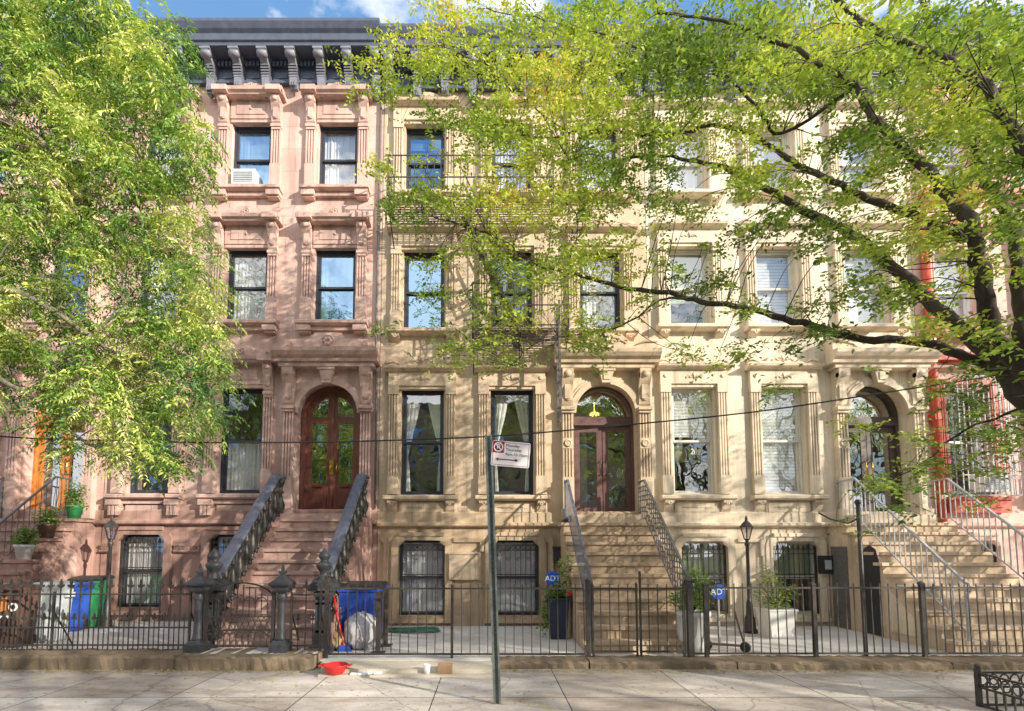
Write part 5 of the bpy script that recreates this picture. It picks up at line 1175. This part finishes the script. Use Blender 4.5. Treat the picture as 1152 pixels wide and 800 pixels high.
    # pinnate leaves: a drooping rachis with paired slim leaflets
    K = len(cents); npair = 9; az = rng.uniform(0, 2*PI, K); el = rng.normal(-.15, .4, K); Ln = rng.uniform(.24, .40, K)
    d = np.stack([np.cos(az)*np.cos(el), np.sin(az)*np.cos(el), np.sin(el)], 1); side = np.cross(d, [0,0,1.]); side /= np.linalg.norm(side, axis=1, keepdims=True)
    u = np.linspace(.12, 1, npair); c0 = cents-np.array(tuple(O))
    pos = c0[:, None]+d[:, None]*(Ln[:, None]*u[None])[:, :, None]; pos[:, :, 2] -= (u[None]**2)*Ln[:, None]*.45
    P_, D_, U_, T_ = [], [], [], []
    for s in (-1, 1):
        P_.append(pos.reshape(-1,3)); D_.append((d[:, None]*.55+side[:, None]*s+np.array([0,0,-.35])+rng.normal(0, .2, (K, npair, 3))).reshape(-1,3)); U_.append((np.array([0,0,1.])+rng.normal(0, .4, (K, npair, 3))).reshape(-1,3)); T_.append((tn[:, None]+rng.normal(0, .13, (K, npair))).reshape(-1))
    P_, D_, U_, T_ = map(np.concatenate, (P_, D_, U_, T_)); ln = rng.uniform(.06, .095, len(P_))
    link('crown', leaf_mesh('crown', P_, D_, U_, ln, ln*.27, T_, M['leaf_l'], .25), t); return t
N_L = 7700
tr_l = left_tree()
# trees further along the street and across it (they shade the pavement and show in the panes)
for (x, y, rz, s, lab) in ((15.5, -6.2, 2.1, 1.0, 'street tree further along the pavement to the right'), (11.5, -17.8, 4.0, 1.3, 'street tree across the road, nearest the houses with stairs'), (19.5, -17.6, .9, 1.3, 'street tree across the road towards the sun'), (27.5, -17.6, 2.7, 1.3, 'street tree across the road, farthest to the right'), (-1.0, -18.2, 3.0, 1.0, 'street tree across the road, behind the viewer'), (-11.0, -18.0, 5.2, 1.0, 'street tree across the road at the far left')):
    c = copy_tree(tr_r); [setattr(k, 'data', thin_crown if k.name.startswith('crown') else bare_trunk) for k in c.children]; c.location = (x, y, -.12); c.rotation_euler = (0, 0, rz); c.scale = (s, s, s); c['label'] = lab
t = thing('apartment_block', 'red brick terrace across the road mirrored in the window panes', 'building', (-26, -23.5, -.1)); mb = MB(); hl = []
for i in range(18):
    for z in (1.2, 4.6, 8): hl.append((1+i*2.1, 2+i*2.1, z, z+1.9))
facade(mb, 39, 11.5, hl, .25); mb.v = [(x, -y, z) for x, y, z in mb.v]; mb.box(0, 39, -9, -.3, 11.4, 11.5); mb.box(0, 39, -9, -8.9, 0, 11.4); obj('wall', mb, M['brick'], t)
mb = MB(); mb.box(0, 39, -.02, .5, 11.5, 12.0); obj('cornice', mb, M['cornice'], t)
for h in hl: link('window', cached('opw', lambda: MB().box(0, 1, -.2, -.19, 0, 1.9).box(0, 1, -.19, -.14, .9, .96).mesh('window', M['glass_b'])), t, (h[0], 0, h[2]))
n = 3200; lx = rng.uniform(-9, 9, n); ly = np.where(rng.uniform(0, 1, n) < .7, -3.70-np.abs(rng.normal(0, .09, n)), rng.uniform(-6.5, -3.7, n)); keep = ~((lx > -2.7) & (lx < .2) & (ly > -4.12)); lx, ly = lx[keep], ly[keep]; n = len(lx)
dd = np.stack([rng.normal(0, 1, n), rng.normal(0, 1, n), rng.normal(0, .15, n)], 1); uu = np.array([0, 0, 1.])+rng.normal(0, .2, (n, 3)); ln_ = rng.uniform(.025, .05, n)
tag(link('fallen_leaves', leaf_mesh('fallen_leaves', np.stack([lx, ly, np.full(n, -.082)], 1), dd, uu, ln_, ln_*.55, rng.uniform(.6, 1, n), leafmat('dry_leaf', [(0, (.2,.14,.05)), (.7, (.38,.27,.08)), (1, (.5,.42,.12))], .1), .1)), 'dry fallen leaves along the kerb and over the pavement', 'fallen leaves', None, 'stuff')
# ------------------------------------------------------------------ light, sky, camera
SUN = Vector((1.5, -1.0, .66)).normalized()
el = math.asin(SUN.z); az = math.atan2(SUN.x, SUN.y)
ld = bpy.data.lights.new('sun', 'SUN'); ld.energy = 5.0; ld.angle = math.radians(.5); ld.color = (1.72, 1.57, 1.31)
lo = bpy.data.objects.new('sun', ld); COL.objects.link(lo); lo.rotation_euler = (-SUN).to_track_quat('-Z', 'Y').to_euler()
w = bpy.data.worlds.new('World'); S.world = w; w.use_nodes = True; nt = w.node_tree; nt.nodes.clear()
sky = N(nt, 'ShaderNodeTexSky', sky_type='NISHITA'); sky.sun_disc = False; sky.sun_elevation = el; sky.sun_rotation = az; sky.ozone_density = 1.6; sky.dust_density = .5; sky.air_density = 1.0
tc = N(nt, 'ShaderNodeTexCoord'); mp = N(nt, 'ShaderNodeMapping'); mp.inputs['Scale'].default_value = (1.0, 1.0, 2.2); mp.inputs['Location'].default_value = (.35, 0, .1); L(nt, tc.outputs['Generated'], mp.inputs[0])
cl = noise(nt, mp.outputs[0], 3.4, 9, .55)
sx = N(nt, 'ShaderNodeSeparateXYZ'); L(nt, tc.outputs['Generated'], sx.inputs[0])
ca = N(nt, 'ShaderNodeMath', operation='MULTIPLY_ADD'); L(nt, sx.outputs[1], ca.inputs[0]); ca.inputs[1].default_value = -.10; L(nt, cl, ca.inputs[2])
cm = ramp(nt, ca.outputs[0], [(.44, (0,0,0)), (.58, (1,1,1))])
skb = mix(nt, sky.outputs[0], (1.3, 3.1, 6.2, 1), .7)
skc = mix(nt, skb, (12.4, 12.2, 12.1, 1), cm)
bg = N(nt, 'ShaderNodeBackground'); bg.inputs[1].default_value = .15; L(nt, skc, bg.inputs[0]); wo = N(nt, 'ShaderNodeOutputWorld'); L(nt, bg.outputs[0], wo.inputs[0])
cd = bpy.data.cameras.new('camera'); co = bpy.data.objects.new('camera', cd); COL.objects.link(co); S.camera = co
co.location = (0, -D, H); co.rotation_euler = (PI/2+TH, 0, 0); cd.sensor_width = 36; cd.sensor_fit = 'HORIZONTAL'; cd.lens = F/1152*36
cd.shift_x = (576-CX)/1152; cd.shift_y = (CY-400)/1152; cd.clip_start = .1; cd.clip_end = 2000
S.view_settings.view_transform = 'Standard'; S.view_settings.look = 'None'; S.view_settings.exposure = 0; S.view_settings.gamma = 1.08
S.render.engine = 'CYCLES'; S.cycles.max_bounces = 6; S.cycles.transparent_max_bounces = 8; S.cycles.diffuse_bounces = 3; S.cycles.glossy_bounces = 2; S.cycles.use_denoising = True
